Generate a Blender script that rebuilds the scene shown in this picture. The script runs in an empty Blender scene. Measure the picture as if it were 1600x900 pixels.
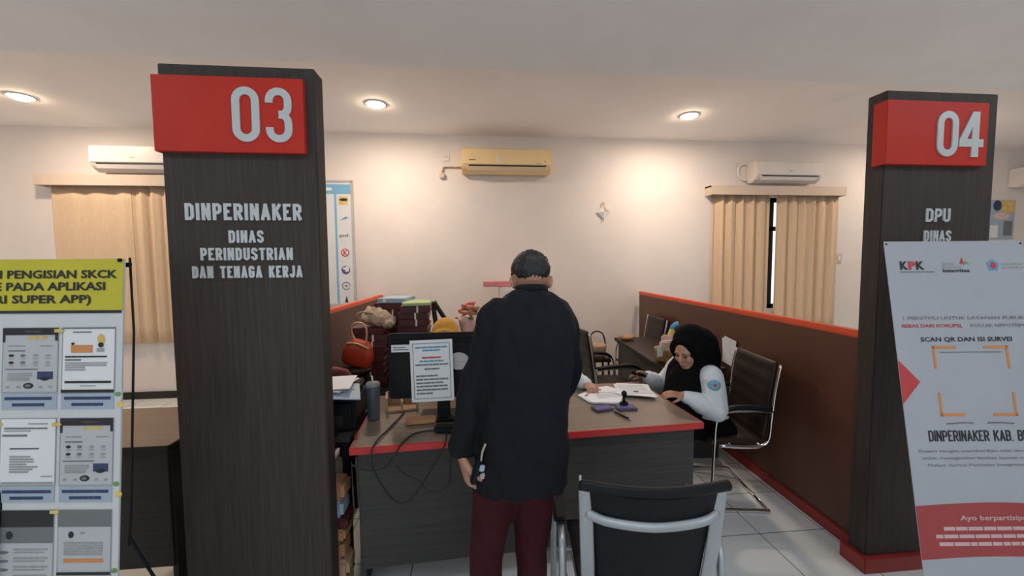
import bpy, bmesh, math, random
from mathutils import Vector, Matrix, Euler
from math import sin, cos, pi, radians
random.seed(7)
S = bpy.context.scene
C = S.collection

# ------------------------------------------------------------------ camera
cam_d = bpy.data.cameras.new('camera'); cam = bpy.data.objects.new('camera', cam_d); C.objects.link(cam)
cam_d.sensor_fit = 'HORIZONTAL'; cam_d.sensor_width = 36.0; cam_d.lens = 631.9 / 1600 * 36.0
cam_d.clip_start = 0.05
PITCH, YAW, ROLL = .0611, .0956, -.0071
F = Vector((sin(YAW) * cos(PITCH), cos(YAW) * cos(PITCH), -sin(PITCH)))
r0 = Vector((cos(YAW), -sin(YAW), 0)); u0 = r0.cross(F)
r2 = cos(ROLL) * r0 + sin(ROLL) * u0; u2 = -sin(ROLL) * r0 + cos(ROLL) * u0
cam.matrix_world = Matrix(((r2.x, u2.x, -F.x, 0), (r2.y, u2.y, -F.y, 0), (r2.z, u2.z, -F.z, 1.6), (0, 0, 0, 1)))
S.camera = cam

# ------------------------------------------------------------------ world, light, exposure
W = bpy.data.worlds.new('sky'); S.world = W; W.use_nodes = True
wn = W.node_tree.nodes; bg = wn['Background']; bg.inputs[0].default_value = (.80, .90, 1, 1); bg.inputs[1].default_value = 1.6
S.view_settings.view_transform = 'Standard'; S.view_settings.look = 'None'
S.view_settings.exposure = 0.0; S.view_settings.gamma = 1.0; S.view_settings.use_curve_mapping = False
LAMP_W = 22.5        # warm recessed lamps
DAY_W = 9.0         # daylight through each opening behind the camera

def area(name, loc, rot, sx, sy, power, col):
    d = bpy.data.lights.new(name, 'AREA'); d.shape = 'RECTANGLE'; d.size = sx; d.size_y = sy; d.energy = power; d.color = col
    o = bpy.data.objects.new(name, d); C.objects.link(o); o.location = loc; o.rotation_euler = rot; return o
for k, x in enumerate((-4.2, 0.2, 4.6)):
    area('window_daylight', (x, -3.88, 1.5), (radians(90), 0, 0), 3.0, 2.0, DAY_W, (.84, .93, 1))

for x in (-2.7, .5, 3.7):
    area('ceiling_panel_light', (x, .75, 3.03), (0, 0, 0), 1.2, .3, 13.0, (.93, .97, 1))

# ------------------------------------------------------------------ materials
def mat(name, col, rough=.5, metal=0, var=.06, scale=8, bump=0.0, stretch=(1, 1, 1), col2=None, emit=0, spec=.5, trans=0, coat=0):
    m = bpy.data.materials.new(name); m.use_nodes = True
    nt = m.node_tree; b = nt.nodes['Principled BSDF']
    b.inputs['Roughness'].default_value = rough; b.inputs['Metallic'].default_value = metal
    b.inputs['Specular IOR Level'].default_value = spec
    if coat: b.inputs['Coat Weight'].default_value = coat; b.inputs['Coat Roughness'].default_value = .08
    if trans: b.inputs['Transmission Weight'].default_value = trans
    tc = nt.nodes.new('ShaderNodeTexCoord'); mp = nt.nodes.new('ShaderNodeMapping'); mp.inputs['Scale'].default_value = stretch
    nz = nt.nodes.new('ShaderNodeTexNoise'); nz.inputs['Scale'].default_value = scale; nz.inputs['Detail'].default_value = 5
    nt.links.new(tc.outputs['Object'], mp.inputs[0]); nt.links.new(mp.outputs[0], nz.inputs['Vector'])
    cr = nt.nodes.new('ShaderNodeValToRGB')
    c2 = col2 or tuple(min(1, c * (1 + var)) for c in col); c1 = col if col2 else tuple(c * (1 - var) for c in col)
    cr.color_ramp.elements[0].position = .35; cr.color_ramp.elements[1].position = .65
    cr.color_ramp.elements[0].color = (*c1, 1); cr.color_ramp.elements[1].color = (*c2, 1)
    nt.links.new(nz.outputs['Fac'], cr.inputs[0]); nt.links.new(cr.outputs[0], b.inputs['Base Color'])
    if bump:
        bp = nt.nodes.new('ShaderNodeBump'); bp.inputs['Strength'].default_value = bump; bp.inputs['Distance'].default_value = .01
        nt.links.new(nz.outputs['Fac'], bp.inputs['Height']); nt.links.new(bp.outputs[0], b.inputs['Normal'])
    if emit:
        b.inputs['Emission Color'].default_value = (*col, 1); b.inputs['Emission Strength'].default_value = emit
    return m
M = {}
M['wall'] = mat('wall_paint', (.80, .72, .67), .75, var=.02, scale=3)
M['ceil'] = mat('ceiling_paint', (.96, .92, .90), .8, var=.02, scale=2)
M['ceil_near'] = mat('ceiling_paint_daylit', (.90, .91, .92), .8, var=.02, scale=2)  # cool daylight tone put into the near ceiling's colour
M['grain_v'] = mat('dark_wood_laminate_upright', (.040, .031, .028), .6, scale=9, stretch=(9, 9, .35), col2=(.056, .045, .041), spec=.25)
M['grain_h'] = mat('dark_wood_laminate_level', (.045, .043, .040), .6, scale=9, stretch=(.35, 9, 9), col2=(.060, .057, .053), spec=.25)
M['desktop'] = mat('desk_top_laminate', (.17, .125, .095), .32, scale=6, stretch=(.5, 5, 5), col2=(.215, .16, .125))
M['red'] = mat('red_paint', (.30, .030, .024), .4, var=.04)
M['sign_red'] = mat('sign_red_acrylic', (.50, .036, .024), .45, var=.03, spec=.15)
M['orange'] = mat('partition_cap_orange', (.75, .10, .035), .4, var=.05)
M['edge_red'] = mat('desk_edge_red', (.50, .022, .022), .35, var=.05)
M['part'] = mat('partition_brown', (.12, .046, .028), .45, var=.08, scale=4, stretch=(1, 1, .4))
M['silver'] = mat('silver_paint', (.42, .45, .47), .35, .6, var=.03)
M['letter'] = mat('silver_letter_acrylic', (.52, .545, .55), .42, .1, var=.02)
M['chrome'] = mat('chrome', (.75, .75, .75), .12, 1, var=.01)
M['black'] = mat('black_plastic', (.007, .008, .010), .5, var=.1, spec=.2)
M['black_mesh'] = mat('black_mesh_fabric', (.008, .0095, .012), .6, var=.25, scale=120, bump=.3, spec=.2)
M['leather'] = mat('black_leather', (.018, .014, .012), .42, var=.15, scale=30, bump=.1, spec=.3)
M['brown_leather'] = mat('dark_brown_leather', (.026, .016, .012), .42, var=.15, scale=30, bump=.1, spec=.3)
M['curtain'] = mat('beige_curtain_cloth', (.72, .52, .345), .8, var=.05, scale=40, stretch=(3, 3, .3))
M['pelmet'] = mat('pelmet_board', (.68, .54, .43), .55, var=.03)
M['ac_white'] = mat('white_ac_plastic', (.80, .73, .68), .35, var=.02)
M['ac_yellow'] = mat('yellowed_ac_plastic', (.92, .68, .35), .4, var=.05, scale=3)
M['ac_flap'] = mat('yellowed_ac_flap', (.74, .57, .40), .4, var=.03)
M['dark'] = mat('dark_slot', (.015, .012, .01), .6)
M['white'] = mat('white_sheet', (.78, .79, .80), .6, var=.02)
M['paper'] = mat('white_paper', (.85, .86, .90), .7, var=.02)
M['banner'] = mat('banner_vinyl', (.40, .42, .46), .42, var=.02)
M['banner_l'] = mat('board_print_white', (.62, .65, .66), .45, var=.02)
M['panel'] = mat('print_panel_grey', (.50, .52, .53), .5, var=.02)
M['pale_blue'] = mat('print_label_blue', (.38, .45, .53), .5, var=.02)
M['yellow'] = mat('print_yellow', (.56, .50, .035), .5, var=.04)
M['ink'] = mat('ink_black', (.018, .018, .022), .6)
M['ink_grey'] = mat('ink_grey', (.16, .18, .18), .6)
M['ink_mid'] = mat('ink_mid_grey', (.33, .35, .35), .6)
M['ink_navy'] = mat('ink_navy', (.03, .05, .13), .6)
M['ink_red'] = mat('ink_red', (.52, .05, .055), .6)
M['ink_orange'] = mat('ink_orange', (.62, .26, .09), .6)
M['ink_green'] = mat('ink_green', (.16, .32, .09), .6)
M['ink_blue'] = mat('ink_blue', (.12, .30, .48), .6)
M['ink_purple'] = mat('ink_purple', (.10, .09, .26), .6)
M['band_red'] = mat('banner_red_band', (.36, .045, .045), .45, var=.04)
M['band_text'] = mat('banner_band_text', (.62, .42, .42), .6)
M['board'] = mat('notice_board_white', (.74, .74, .75), .4, var=.02)
M['board_blue'] = mat('notice_board_blue', (.20, .45, .68), .4, var=.02)
M['alu'] = mat('aluminium_trim', (.55, .52, .48), .4, .4)
M['skin'] = mat('skin', (.42, .22, .145), .5, var=.06, scale=14)
M['skin_w'] = mat('skin_warm', (.44, .235, .155), .5, var=.06, scale=14)
M['hair'] = mat('black_hair', (.010, .009, .009), .55, var=.4, scale=60, bump=.5, stretch=(1, 1, .3))
M['jacket'] = mat('black_jacket_cloth', (.008, .0085, .012), .85, var=.12, scale=25, bump=.15, spec=.2)
M['trouser'] = mat('maroon_trouser_cloth', (.046, .007, .011), .85, var=.12, scale=30, bump=.1, spec=.2)
M['shirt'] = mat('white_shirt_cloth', (.72, .76, .80), .7, var=.03, scale=30, bump=.1)
M['black_cloth'] = mat('black_cloth', (.005, .0047, .0052), .9, var=.15, scale=25, spec=.08)
M['mustard'] = mat('mustard_cloth', (.66, .33, .045), .8, var=.08, scale=25)
M['shoe'] = mat('black_shoe_leather', (.012, .011, .011), .4)
M['lip'] = mat('lip', (.34, .12, .10), .5)
M['maroon'] = mat('maroon_folder_cover', (.085, .018, .020), .45, var=.2, scale=12)
M['pages'] = mat('page_edges', (.30, .17, .13), .8, var=.25, scale=60, stretch=(1, 1, 12))
M['maroon_chair'] = mat('maroon_chair_cloth', (.15, .025, .022), .7, var=.1)
M['bag_red'] = mat('red_leather_bag', (.46, .045, .016), .38, var=.1, scale=10)
M['gold'] = mat('gold_handle', (.62, .40, .22), .35, .3)
M['beige'] = mat('beige_cloth_bag', (.44, .33, .23), .8, var=.12, scale=10, bump=.2)
M['file_blue'] = mat('pale_blue_file', (.36, .46, .56), .5, var=.04)
M['file_green'] = mat('pale_green_file', (.42, .55, .25), .5, var=.04)
M['pink'] = mat('pink_file', (.70, .24, .26), .5, var=.05)
M['tumbler'] = mat('grey_tumbler', (.075, .095, .115), .35, var=.03)
M['tumbler_lid'] = mat('tumbler_lid', (.25, .27, .28), .25)
M['card'] = mat('brown_paper', (.42, .22, .11), .75, var=.12, scale=10)
M['card2'] = mat('tan_paper', (.50, .33, .20), .75, var=.12, scale=10)
M['blue_plastic'] = mat('blue_plastic', (.05, .16, .42), .4)
M['sky_blue'] = mat('sky_blue_wrap', (.10, .42, .72), .35)
M['snack_yellow'] = mat('yellow_wrap', (.72, .52, .16), .35, var=.15, scale=20)
M['snack_green'] = mat('green_wrap', (.10, .45, .25), .35, var=.1)
M['snack_pink'] = mat('pale_pink_wrap', (.75, .55, .50), .4, var=.08, scale=20)
M['wicker'] = mat('woven_basket', (.40, .22, .08), .6, var=.3, scale=50, bump=.4)
M['leaf'] = mat('leaf_green', (.07, .16, .035), .5, var=.2)
M['flower'] = mat('salmon_flower', (.62, .24, .16), .6, var=.15)
M['wrap_pink'] = mat('pink_tissue', (.78, .50, .44), .6, var=.08)
M['terracotta'] = mat('terracotta_cloth', (.34, .11, .06), .6, var=.1)
M['purple'] = mat('purple_ink_pad', (.09, .07, .13), .5, var=.1)
M['badge'] = mat('pale_badge', (.45, .42, .42), .35, .3)
M['patch'] = mat('blue_arm_patch', (.20, .42, .56), .7)
M['greens'] = mat('garden_green', (.05, .13, .03), .8, var=.4, scale=6)
M['cable'] = mat('black_cable', (.008, .008, .009), .5)
M['pale_strap'] = mat('pale_strap', (.42, .38, .35), .6)

# glossy white floor tiles with dark joints
m = bpy.data.materials.new('floor_tiles'); m.use_nodes = True; nt = m.node_tree; b = nt.nodes['Principled BSDF']
tc = nt.nodes.new('ShaderNodeTexCoord'); mp = nt.nodes.new('ShaderNodeMapping'); mp.inputs['Location'].default_value = (-1.66 + 4, -2.14 + 4, 0)
bk = nt.nodes.new('ShaderNodeTexBrick'); bk.offset = 0; bk.inputs['Scale'].default_value = 1.0
bk.inputs['Brick Width'].default_value = .4; bk.inputs['Row Height'].default_value = .4; bk.inputs['Mortar Size'].default_value = .003; bk.inputs['Mortar Smooth'].default_value = .1
bk.inputs['Color1'].default_value = (.80, .82, .83, 1); bk.inputs['Color2'].default_value = (.74, .76, .76, 1); bk.inputs['Mortar'].default_value = (.16, .16, .16, 1)
nt.links.new(tc.outputs['Object'], mp.inputs[0]); nt.links.new(mp.outputs[0], bk.inputs['Vector']); nt.links.new(bk.outputs[0], b.inputs['Base Color'])
b.inputs['Roughness'].default_value = .16; M['floor'] = m
# emission lens
m = bpy.data.materials.new('lamp_lens'); m.use_nodes = True; nt = m.node_tree; nt.nodes.remove(nt.nodes['Principled BSDF'])
em = nt.nodes.new('ShaderNodeEmission'); em.inputs[0].default_value = (1, .80, .56, 1); em.inputs[1].default_value = 110
nt.links.new(em.outputs[0], nt.nodes['Material Output'].inputs[0]); M['lens'] = m
# thin window glass
m = bpy.data.materials.new('window_glass'); m.use_nodes = True; nt = m.node_tree; nt.nodes.remove(nt.nodes['Principled BSDF'])
tr = nt.nodes.new('ShaderNodeBsdfTransparent'); gl = nt.nodes.new('ShaderNodeBsdfGlossy'); gl.inputs['Roughness'].default_value = .02
mx = nt.nodes.new('ShaderNodeMixShader'); mx.inputs[0].default_value = .06
nt.links.new(tr.outputs[0], mx.inputs[1]); nt.links.new(gl.outputs[0], mx.inputs[2]); nt.links.new(mx.outputs[0], nt.nodes['Material Output'].inputs[0]); M['glass'] = m

# ------------------------------------------------------------------ mesh helpers
V = Vector
class MB:
    def __init__(s, *mats):
        s.bm = bmesh.new(); s.mats = [M[k] if isinstance(k, str) else k for k in mats]
    def face(s, vs, m=0):
        try: f = s.bm.faces.new(vs); f.material_index = m; return f
        except ValueError: return None
    def box(s, c, d, m=0, rz=0, bev=0, rot=None):
        mt = Matrix.Translation(V(c)) @ (rot.to_4x4() if rot is not None else Matrix.Rotation(rz, 4, 'Z')) @ Matrix.Diagonal((d[0], d[1], d[2], 1))
        r = bmesh.ops.create_cube(s.bm, size=1, matrix=mt); vs = r['verts']
        fs = {f for v in vs for f in v.link_faces}
        for f in fs: f.material_index = m
        if bev:
            es = list({e for v in vs for e in v.link_edges})
            bmesh.ops.bevel(s.bm, geom=es, offset=bev, segments=2, affect='EDGES', clamp_overlap=True)
        return s
    def sph(s, c, r, m=0, seg=20, rot=None):
        r = (r, r, r) if not hasattr(r, '__len__') else r
        mt = Matrix.Translation(V(c)) @ (rot.to_4x4() if rot is not None else Matrix.Identity(4)) @ Matrix.Diagonal((r[0], r[1], r[2], 1))
        q = bmesh.ops.create_uvsphere(s.bm, u_segments=seg, v_segments=max(6, seg // 2), radius=1, matrix=mt)
        for f in {f for v in q['verts'] for f in v.link_faces}: f.material_index = m; f.smooth = True
        return s
    def loft(s, rings, m=0, cap=True, smooth=True, loop=False):
        R = [[s.bm.verts.new(p) for p in r] for r in rings]
        n = len(R[0]); L = len(R)
        for i in range(L if loop else L - 1):
            a, b2 = R[i], R[(i + 1) % L]
            for j in range(n):
                f = s.face((a[j], a[(j + 1) % n], b2[(j + 1) % n], b2[j]), m)
                if f: f.smooth = smooth
        if cap and not loop: s.face(R[0][::-1], m); s.face(R[-1], m)
        return s
    def tube(s, pts, r, m=0, seg=10, flat=None, closed=False, up=None):
        pts = [V(p) for p in pts]; n = len(pts)
        rs = r if hasattr(r, '__len__') else [r] * n
        T = []
        for i in range(n):
            if closed: d = pts[(i + 1) % n] - pts[i - 1]
            else: d = pts[min(i + 1, n - 1)] - pts[max(i - 1, 0)]
            T.append(d.normalized())
        N = (V(up) if up is not None else (V((0, 0, 1)) if abs(T[0].z) < .9 else V((0, 1, 0))))
        rings = []
        for i in range(n):
            N = (N - T[i] * N.dot(T[i])).normalized(); B = T[i].cross(N)
            fa, fb = flat or (1, 1)
            rings.append([pts[i] + (N * cos(2 * pi * k / seg) * fa + B * sin(2 * pi * k / seg) * fb) * rs[i] for k in range(seg)])
        return s.loft(rings, m, cap=True, loop=closed)
    def lathe(s, prof, c=(0, 0, 0), m=0, seg=24, sx=1, sy=1):
        c = V(c)
        return s.loft([[c + V((r * cos(2 * pi * k / seg) * sx, r * sin(2 * pi * k / seg) * sy, z)) for k in range(seg)] for r, z in prof], m)
    def prism(s, poly, y0, y1, m=0):          # polygon given in x,z, pushed along y
        a = [s.bm.verts.new((x, y0, z)) for x, z in poly]; b2 = [s.bm.verts.new((x, y1, z)) for x, z in poly]
        s.face(a, m); s.face(b2[::-1], m); n = len(a)
        for j in range(n): s.face((a[j], b2[j], b2[(j + 1) % n], a[(j + 1) % n]), m)
        return s
    def slab(s, poly, z0, z1, m=0):           # polygon given in x,y, pushed along z
        a = [s.bm.verts.new((x, y, z0)) for x, y in poly]; b2 = [s.bm.verts.new((x, y, z1)) for x, y in poly]
        s.face(a[::-1], m); s.face(b2, m); n = len(a)
        for j in range(n): s.face((a[j], a[(j + 1) % n], b2[(j + 1) % n], b2[j]), m)
        return s
    def rect(s, x0, z0, x1, z1, y, m=0, t=.0012): return s.prism([(x0, z0), (x1, z0), (x1, z1), (x0, z1)], y, y + t, m)
    def disc(s, x, z, rx, rz, y, m=0, n=20, t=.0012): return s.prism([(x + rx * cos(2 * pi * k / n), z + rz * sin(2 * pi * k / n)) for k in range(n)], y, y + t, m)
    def ribbon(s, pts, w, y, t, m=0, closed=False):   # stroke in the x,z plane
        n = len(pts); P = [V((p[0], p[1])) for p in pts]; L = []; Rr = []
        for i in range(n):
            if closed: a = (P[i] - P[i - 1]).normalized(); b2 = (P[(i + 1) % n] - P[i]).normalized()
            else:
                a = (P[i] - P[i - 1]).normalized() if i else (P[1] - P[0]).normalized()
                b2 = (P[i + 1] - P[i]).normalized() if i < n - 1 else a
            na = V((-a.y, a.x)); nb = V((-b2.y, b2.x)); q = na + nb
            q = q.normalized() if q.length > 1e-6 else na
            k = 1 / max(q.dot(na), .35); k = k if k < 1.6 else 1.12
            L.append(P[i] + q * k * w / 2); Rr.append(P[i] - q * k * w / 2)
        s.rib = getattr(s, 'rib', 0) + 1; y = y - .00007 * (s.rib % 5)
        q = [[s.bm.verts.new((a.x, yy, a.y)) for a in side] for side in (Rr, L) for yy in (y, y + t)]
        for i in range(n if closed else n - 1):
            j = (i + 1) % n
            s.face((q[0][i], q[0][j], q[2][j], q[2][i]), m); s.face((q[1][i], q[3][i], q[3][j], q[1][j]), m)
            s.face((q[0][i], q[1][i], q[1][j], q[0][j]), m); s.face((q[2][i], q[2][j], q[3][j], q[3][i]), m)
        if not closed:
            for i in (0, n - 1): s.face((q[0][i], q[2][i], q[3][i], q[1][i]), m)
        return s
    def text(s, body, x, z, h, w=None, y=0, t=.0008, m=0, align='C', bold=0.0):   # faces -y
        cu = bpy.data.curves.new('t', 'FONT'); cu.body = body; cu.size = 1; cu.offset = bold; cu.resolution_u = 2; cu.extrude = 0
        ob = bpy.data.objects.new('t', cu); C.objects.link(ob)
        dg = bpy.context.evaluated_depsgraph_get(); dg.update(); me = bpy.data.meshes.new_from_object(ob.evaluated_get(dg))
        xs = [v.co.x for v in me.vertices]
        if xs:
            bx0, bx1 = min(xs), max(xs); sc = h / .73; kx = (w / (bx1 - bx0)) if w else sc
            W_ = (bx1 - bx0) * kx; ox = x - (W_ / 2 if align == 'C' else 0 if align == 'L' else W_)
            vs = [s.bm.verts.new((ox + (v.co.x - bx0) * kx, y, z + v.co.y * sc)) for v in me.vertices]
            for p in me.polygons: s.face([vs[i] for i in p.vertices], m)
        bpy.data.objects.remove(ob); bpy.data.curves.remove(cu); bpy.data.meshes.remove(me); return s
    def obj(s, name, parent=None, loc=None, rot=None, smooth_angle=None):
        bmesh.ops.remove_doubles(s.bm, verts=s.bm.verts, dist=1e-6)
        me = bpy.data.meshes.new(name); bmesh.ops.recalc_face_normals(s.bm, faces=s.bm.faces); s.bm.to_mesh(me); s.bm.free()
        for k in s.mats: me.materials.append(k)
        o = bpy.data.objects.new(name, me); C.objects.link(o)
        if parent: o.parent = parent
        if loc is not None: o.location = loc
        if rot is not None: o.rotation_euler = rot
        return o

def sm(pts, k=6, closed=False):               # Catmull-Rom smoothing
    P = [V(p) for p in pts]; n = len(P); out = []
    for i in range(n if closed else n - 1):
        p0 = P[i - 1] if (closed or i) else P[0]; p1 = P[i]; p2 = P[(i + 1) % n]; p3 = P[(i + 2) % n] if (closed or i + 2 < n) else P[-1]
        for j in range(k):
            t = j / k
            out.append(.5 * ((2 * p1) + (p2 - p0) * t + (2 * p0 - 5 * p1 + 4 * p2 - p3) * t * t + (3 * p1 - p0 - 3 * p2 + p3) * t ** 3))
    if not closed: out.append(P[-1])
    return out
def ring(c, rx, ry, n=24, tilt=0, p=2.0, rz=0):      # super-ellipse ring, level, tilted about x
    out = []
    for k in range(n):
        a = 2 * pi * k / n; ca, sa = cos(a), sin(a)
        x = rx * math.copysign(abs(ca) ** (2 / p), ca); y = ry * math.copysign(abs(sa) ** (2 / p), sa)
        q = V((x * cos(rz) - y * sin(rz), x * sin(rz) + y * cos(rz), 0))
        if tilt: q = Matrix.Rotation(tilt, 3, 'X') @ q
        out.append(V(c) + q)
    return out
def remesh(o, voxel, smooth=3, fac=.5):
    a = o.modifiers.new('r', 'REMESH'); a.mode = 'VOXEL'; a.voxel_size = voxel; a.use_smooth_shade = True
    if smooth: b2 = o.modifiers.new('s', 'SMOOTH'); b2.iterations = smooth; b2.factor = fac
    dg = bpy.context.evaluated_depsgraph_get(); dg.update()
    me = bpy.data.meshes.new_from_object(o.evaluated_get(dg)); mats = list(o.data.materials); old = o.data
    o.modifiers.clear(); o.data = me; bpy.data.meshes.remove(old); me.name = o.name
    me.materials.clear()
    for k in mats: me.materials.append(k)
    for p in me.polygons: p.use_smooth = True
    return o
def wrinkle(o, amp, sc=(9, 9, 5)):      # soft cloth folds
    from mathutils import noise
    o.data.update(); ns = [v.normal.copy() for v in o.data.vertices]
    for v, n_ in zip(o.data.vertices, ns):
        p = V((v.co.x * sc[0], v.co.y * sc[1], v.co.z * sc[2] + v.co.x * 6)); q = noise.noise(p) + .5 * noise.noise(p * 2.1 + V((3, 1, 2)))
        v.co += n_ * amp * (abs(q) * 2 - .5)
    o.data.update(); return o
def thing(name, label, cat, loc=(0, 0, 0), rot=(0, 0, 0), group=None):
    o = bpy.data.objects.new(name, None); C.objects.link(o); o.empty_display_size = .1
    o.location = loc; o.rotation_euler = rot; o['label'] = label; o['category'] = cat
    if group: o['group'] = group
    return o
def tag(o, label, cat, group=None, kind=None):
    if label: o['label'] = label
    if cat: o['category'] = cat
    if group: o['group'] = group
    if kind: o['kind'] = kind
    return o
def struct(o, label=None): o['kind'] = 'structure'; return o
def dup(root, loc, rot, label):
    r = root.copy(); C.objects.link(r); r.location = loc; r.rotation_euler = rot; r['label'] = label
    for ch in list(root.children):
        c = ch.copy(); C.objects.link(c); c.parent = r
        for g in list(ch.children):
            d = g.copy(); C.objects.link(d); d.parent = c
    return r

# ------------------------------------------------------------------ the room
XL, XR, YB, YF, ZC = -8.2, 9.2, 5.2, -4.0, 3.2
struct(MB('floor').box(((XL + XR) / 2, .6, -.05), (XR - XL + .4, YB - YF + .4, .1)).obj('floor'))
struct(MB('ceil').box(((XL + XR) / 2, 4.25, ZC + .05), (XR - XL + .4, 2.3, .1)).obj('ceiling'))
# lower ceiling over the visitors' side, with its end face
struct(MB('ceil_near').box(((XL + XR) / 2, -.46, 3.2), (XR - XL + .4, 7.16, .3)).obj('trim_1'))
# back wall built around two window openings
W1 = (3.25, 4.95, .95, 2.47); W2 = (-4.72, -3.05, .95, 2.47)
wb = MB('wall'); xs = [XL, W2[0], W2[1], W1[0], W1[1], XR]
for i in range(5):
    x0, x1 = xs[i], xs[i + 1]; cx = (x0 + x1) / 2
    if i in (1, 3):
        wb.box((cx, YB + .08, .475), (x1 - x0, .16, .95)); wb.box((cx, YB + .08, (2.47 + 3.3) / 2), (x1 - x0, .16, .83))
    else: wb.box((cx, YB + .08, 1.65), (x1 - x0, .16, 3.3))
struct(wb.obj('wall_back'))
struct(MB('wall').box((XL - .08, .6, 1.65), (.16, YB - YF + .4, 3.3)).obj('wall_left'))
struct(MB('wall').box((XR + .08, .6, 1.65), (.16, YB - YF + .4, 3.3)).obj('wall_right'))
wf = MB('wall'); fx = [XL, -5.75, -2.65, -1.35, 1.75, 3.05, 6.15, XR]
for i in range(7):
    x0, x1 = fx[i], fx[i + 1]; cx = (x0 + x1) / 2
    if i % 2: wf.box((cx, YF - .08, .2), (x1 - x0, .16, .4)); wf.box((cx, YF - .08, 2.95), (x1 - x0, .16, .8))
    else: wf.box((cx, YF - .08, 1.675), (x1 - x0, .16, 3.35))
struct(wf.obj('wall_front'))
bb = MB('dark'); bb.box((-4.9, YB - .012, .042), (7.0, .024, .085), bev=.004); bb.box((4.9, YB - .012, .042), (7.0, .024, .085), bev=.004)
struct(bb.obj('baseboard_back'))
def window(name, w):
    x0, x1, z0, z1 = w; cx = (x0 + x1) / 2; e = MB('black')
    for x in (x0 + .03, cx, x1 - .03): e.box((x, YB + .07, (z0 + z1) / 2), (.06, .05, z1 - z0), bev=.004)
    for z in (z0 + .03, z1 - .42, z1 - .03): e.box((cx, YB + .07, z), (x1 - x0, .05, .06), bev=.004)
    o = struct(e.obj(name))
    MB('glass').box((cx, YB + .07, (z0 + z1) / 2), (x1 - x0 - .02, .006, z1 - z0 - .02)).obj('pane', o)
    return o
window('window_1', W1); window('window_2', W2)

# ------------------------------------------------------------------ recessed lamps
def lamp(x, y, label, power=1.0):
    t = thing('downlight', label, 'ceiling light', (x, y, ZC), group='recessed ceiling lamps')
    MB('white').lathe([(.105, 0), (.105, -.008), (.092, -.012), (.082, -.006), (.082, 0)], m=0).obj('trim_ring', t)
    MB('lens').lathe([(.081, 0), (.079, -.014), (.055, -.030), (.001, -.036)]).obj('lens', t)
    d = bpy.data.lights.new('lamp_light', 'AREA'); d.shape = 'DISK'; d.size = .16; d.energy = LAMP_W * power; d.color = (1, .83, .69)
    o = bpy.data.objects.new('lamp_light', d); C.objects.link(o); o.location = (x, y, ZC - .04)
for x, y, l in ((-.946, 4.253, 'round recessed ceiling lamp glowing warm to the left of the yellowed air conditioner'),
                (2.372, 4.316, 'round recessed ceiling lamp glowing warm between yellowed air conditioner and right curtains'),
                (-4.208, 4.323, 'round recessed ceiling lamp glowing warm above the left curtains, at the frame edge')):
    lamp(x, y, l, .62 if x < -4 else 1.0)
lamp(-7.4, 4.3, 'round recessed ceiling lamp far left beyond the edge of the view', 1.0)
lamp(5.68, 4.3, 'round recessed ceiling lamp hidden behind the top of the 04 pillar', .6)

# ------------------------------------------------------------------ stroke letters for the pillar signs
GL = {'I': (0, [[(0, 0), (0, 1)]]), 'N': (1, [[(0, 0), (0, 1)], [(.03, 1), (.97, 0)], [(1, 0), (1, 1)]]),
      'D': (1, [[(0, 0), (0, 1), (.6, 1), (1, .86), (1, .14), (.6, 0), 'c']]),
      'P': (1, [[(0, 0), (0, 1)], [(0, 1), (.65, 1), (1, .88), (1, .56), (.65, .44), (0, .44)]]),
      'E': (.82, [[(1, 0), (0, 0), (0, 1), (1, 1)], [(0, .52), (.85, .52)]]),
      'R': (1, [[(0, 0), (0, 1)], [(0, 1), (.65, 1), (1, .88), (1, .58), (.65, .47), (0, .47)], [(.5, .47), (1, 0)]]),
      'A': (1.1, [[(0, 0), (.5, 1)], [(.5, 1), (1, 0)], [(.2, .26), (.8, .26)]]),
      'K': (1.02, [[(0, 0), (0, 1)], [(1, 1), (.08, .42)], [(.36, .6), (1, 0)]]),
      'S': (1, [[(1, .74), (1, .88), (.7, 1), (.3, 1), (0, .88), (0, .68), (1, .34), (1, .12), (.7, 0), (.3, 0), (0, .12), (0, .26)]]),
      'U': (1, [[(0, 1), (0, .12), (.3, 0), (.7, 0), (1, .12), (1, 1)]]),
      'T': (.95, [[(0, 1), (1, 1)], [(.5, 1), (.5, 0)]]),
      'G': (1, [[(1, .74), (1, .88), (.7, 1), (.3, 1), (0, .88), (0, .12), (.3, 0), (.7, 0), (1, .12), (1, .48), (.5, .48)]]),
      'J': (.85, [[(1, 1), (1, .12), (.7, 0), (.3, 0), (0, .12), (0, .28)]]),
      'B': (1, [[(0, 0), (0, 1), (.65, 1), (1, .88), (1, .62), (.7, .52), (1, .42), (1, .12), (.65, 0), 'c'], [(0, .52), (.7, .52)]]),
      'M': (1.35, [[(0, 0), (0, 1), (.5, .3), (1, 1), (1, 0)]]),
      '.': (0, [[(0, 0), (0, .03)]]), ' ': (.5, [])}
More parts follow.
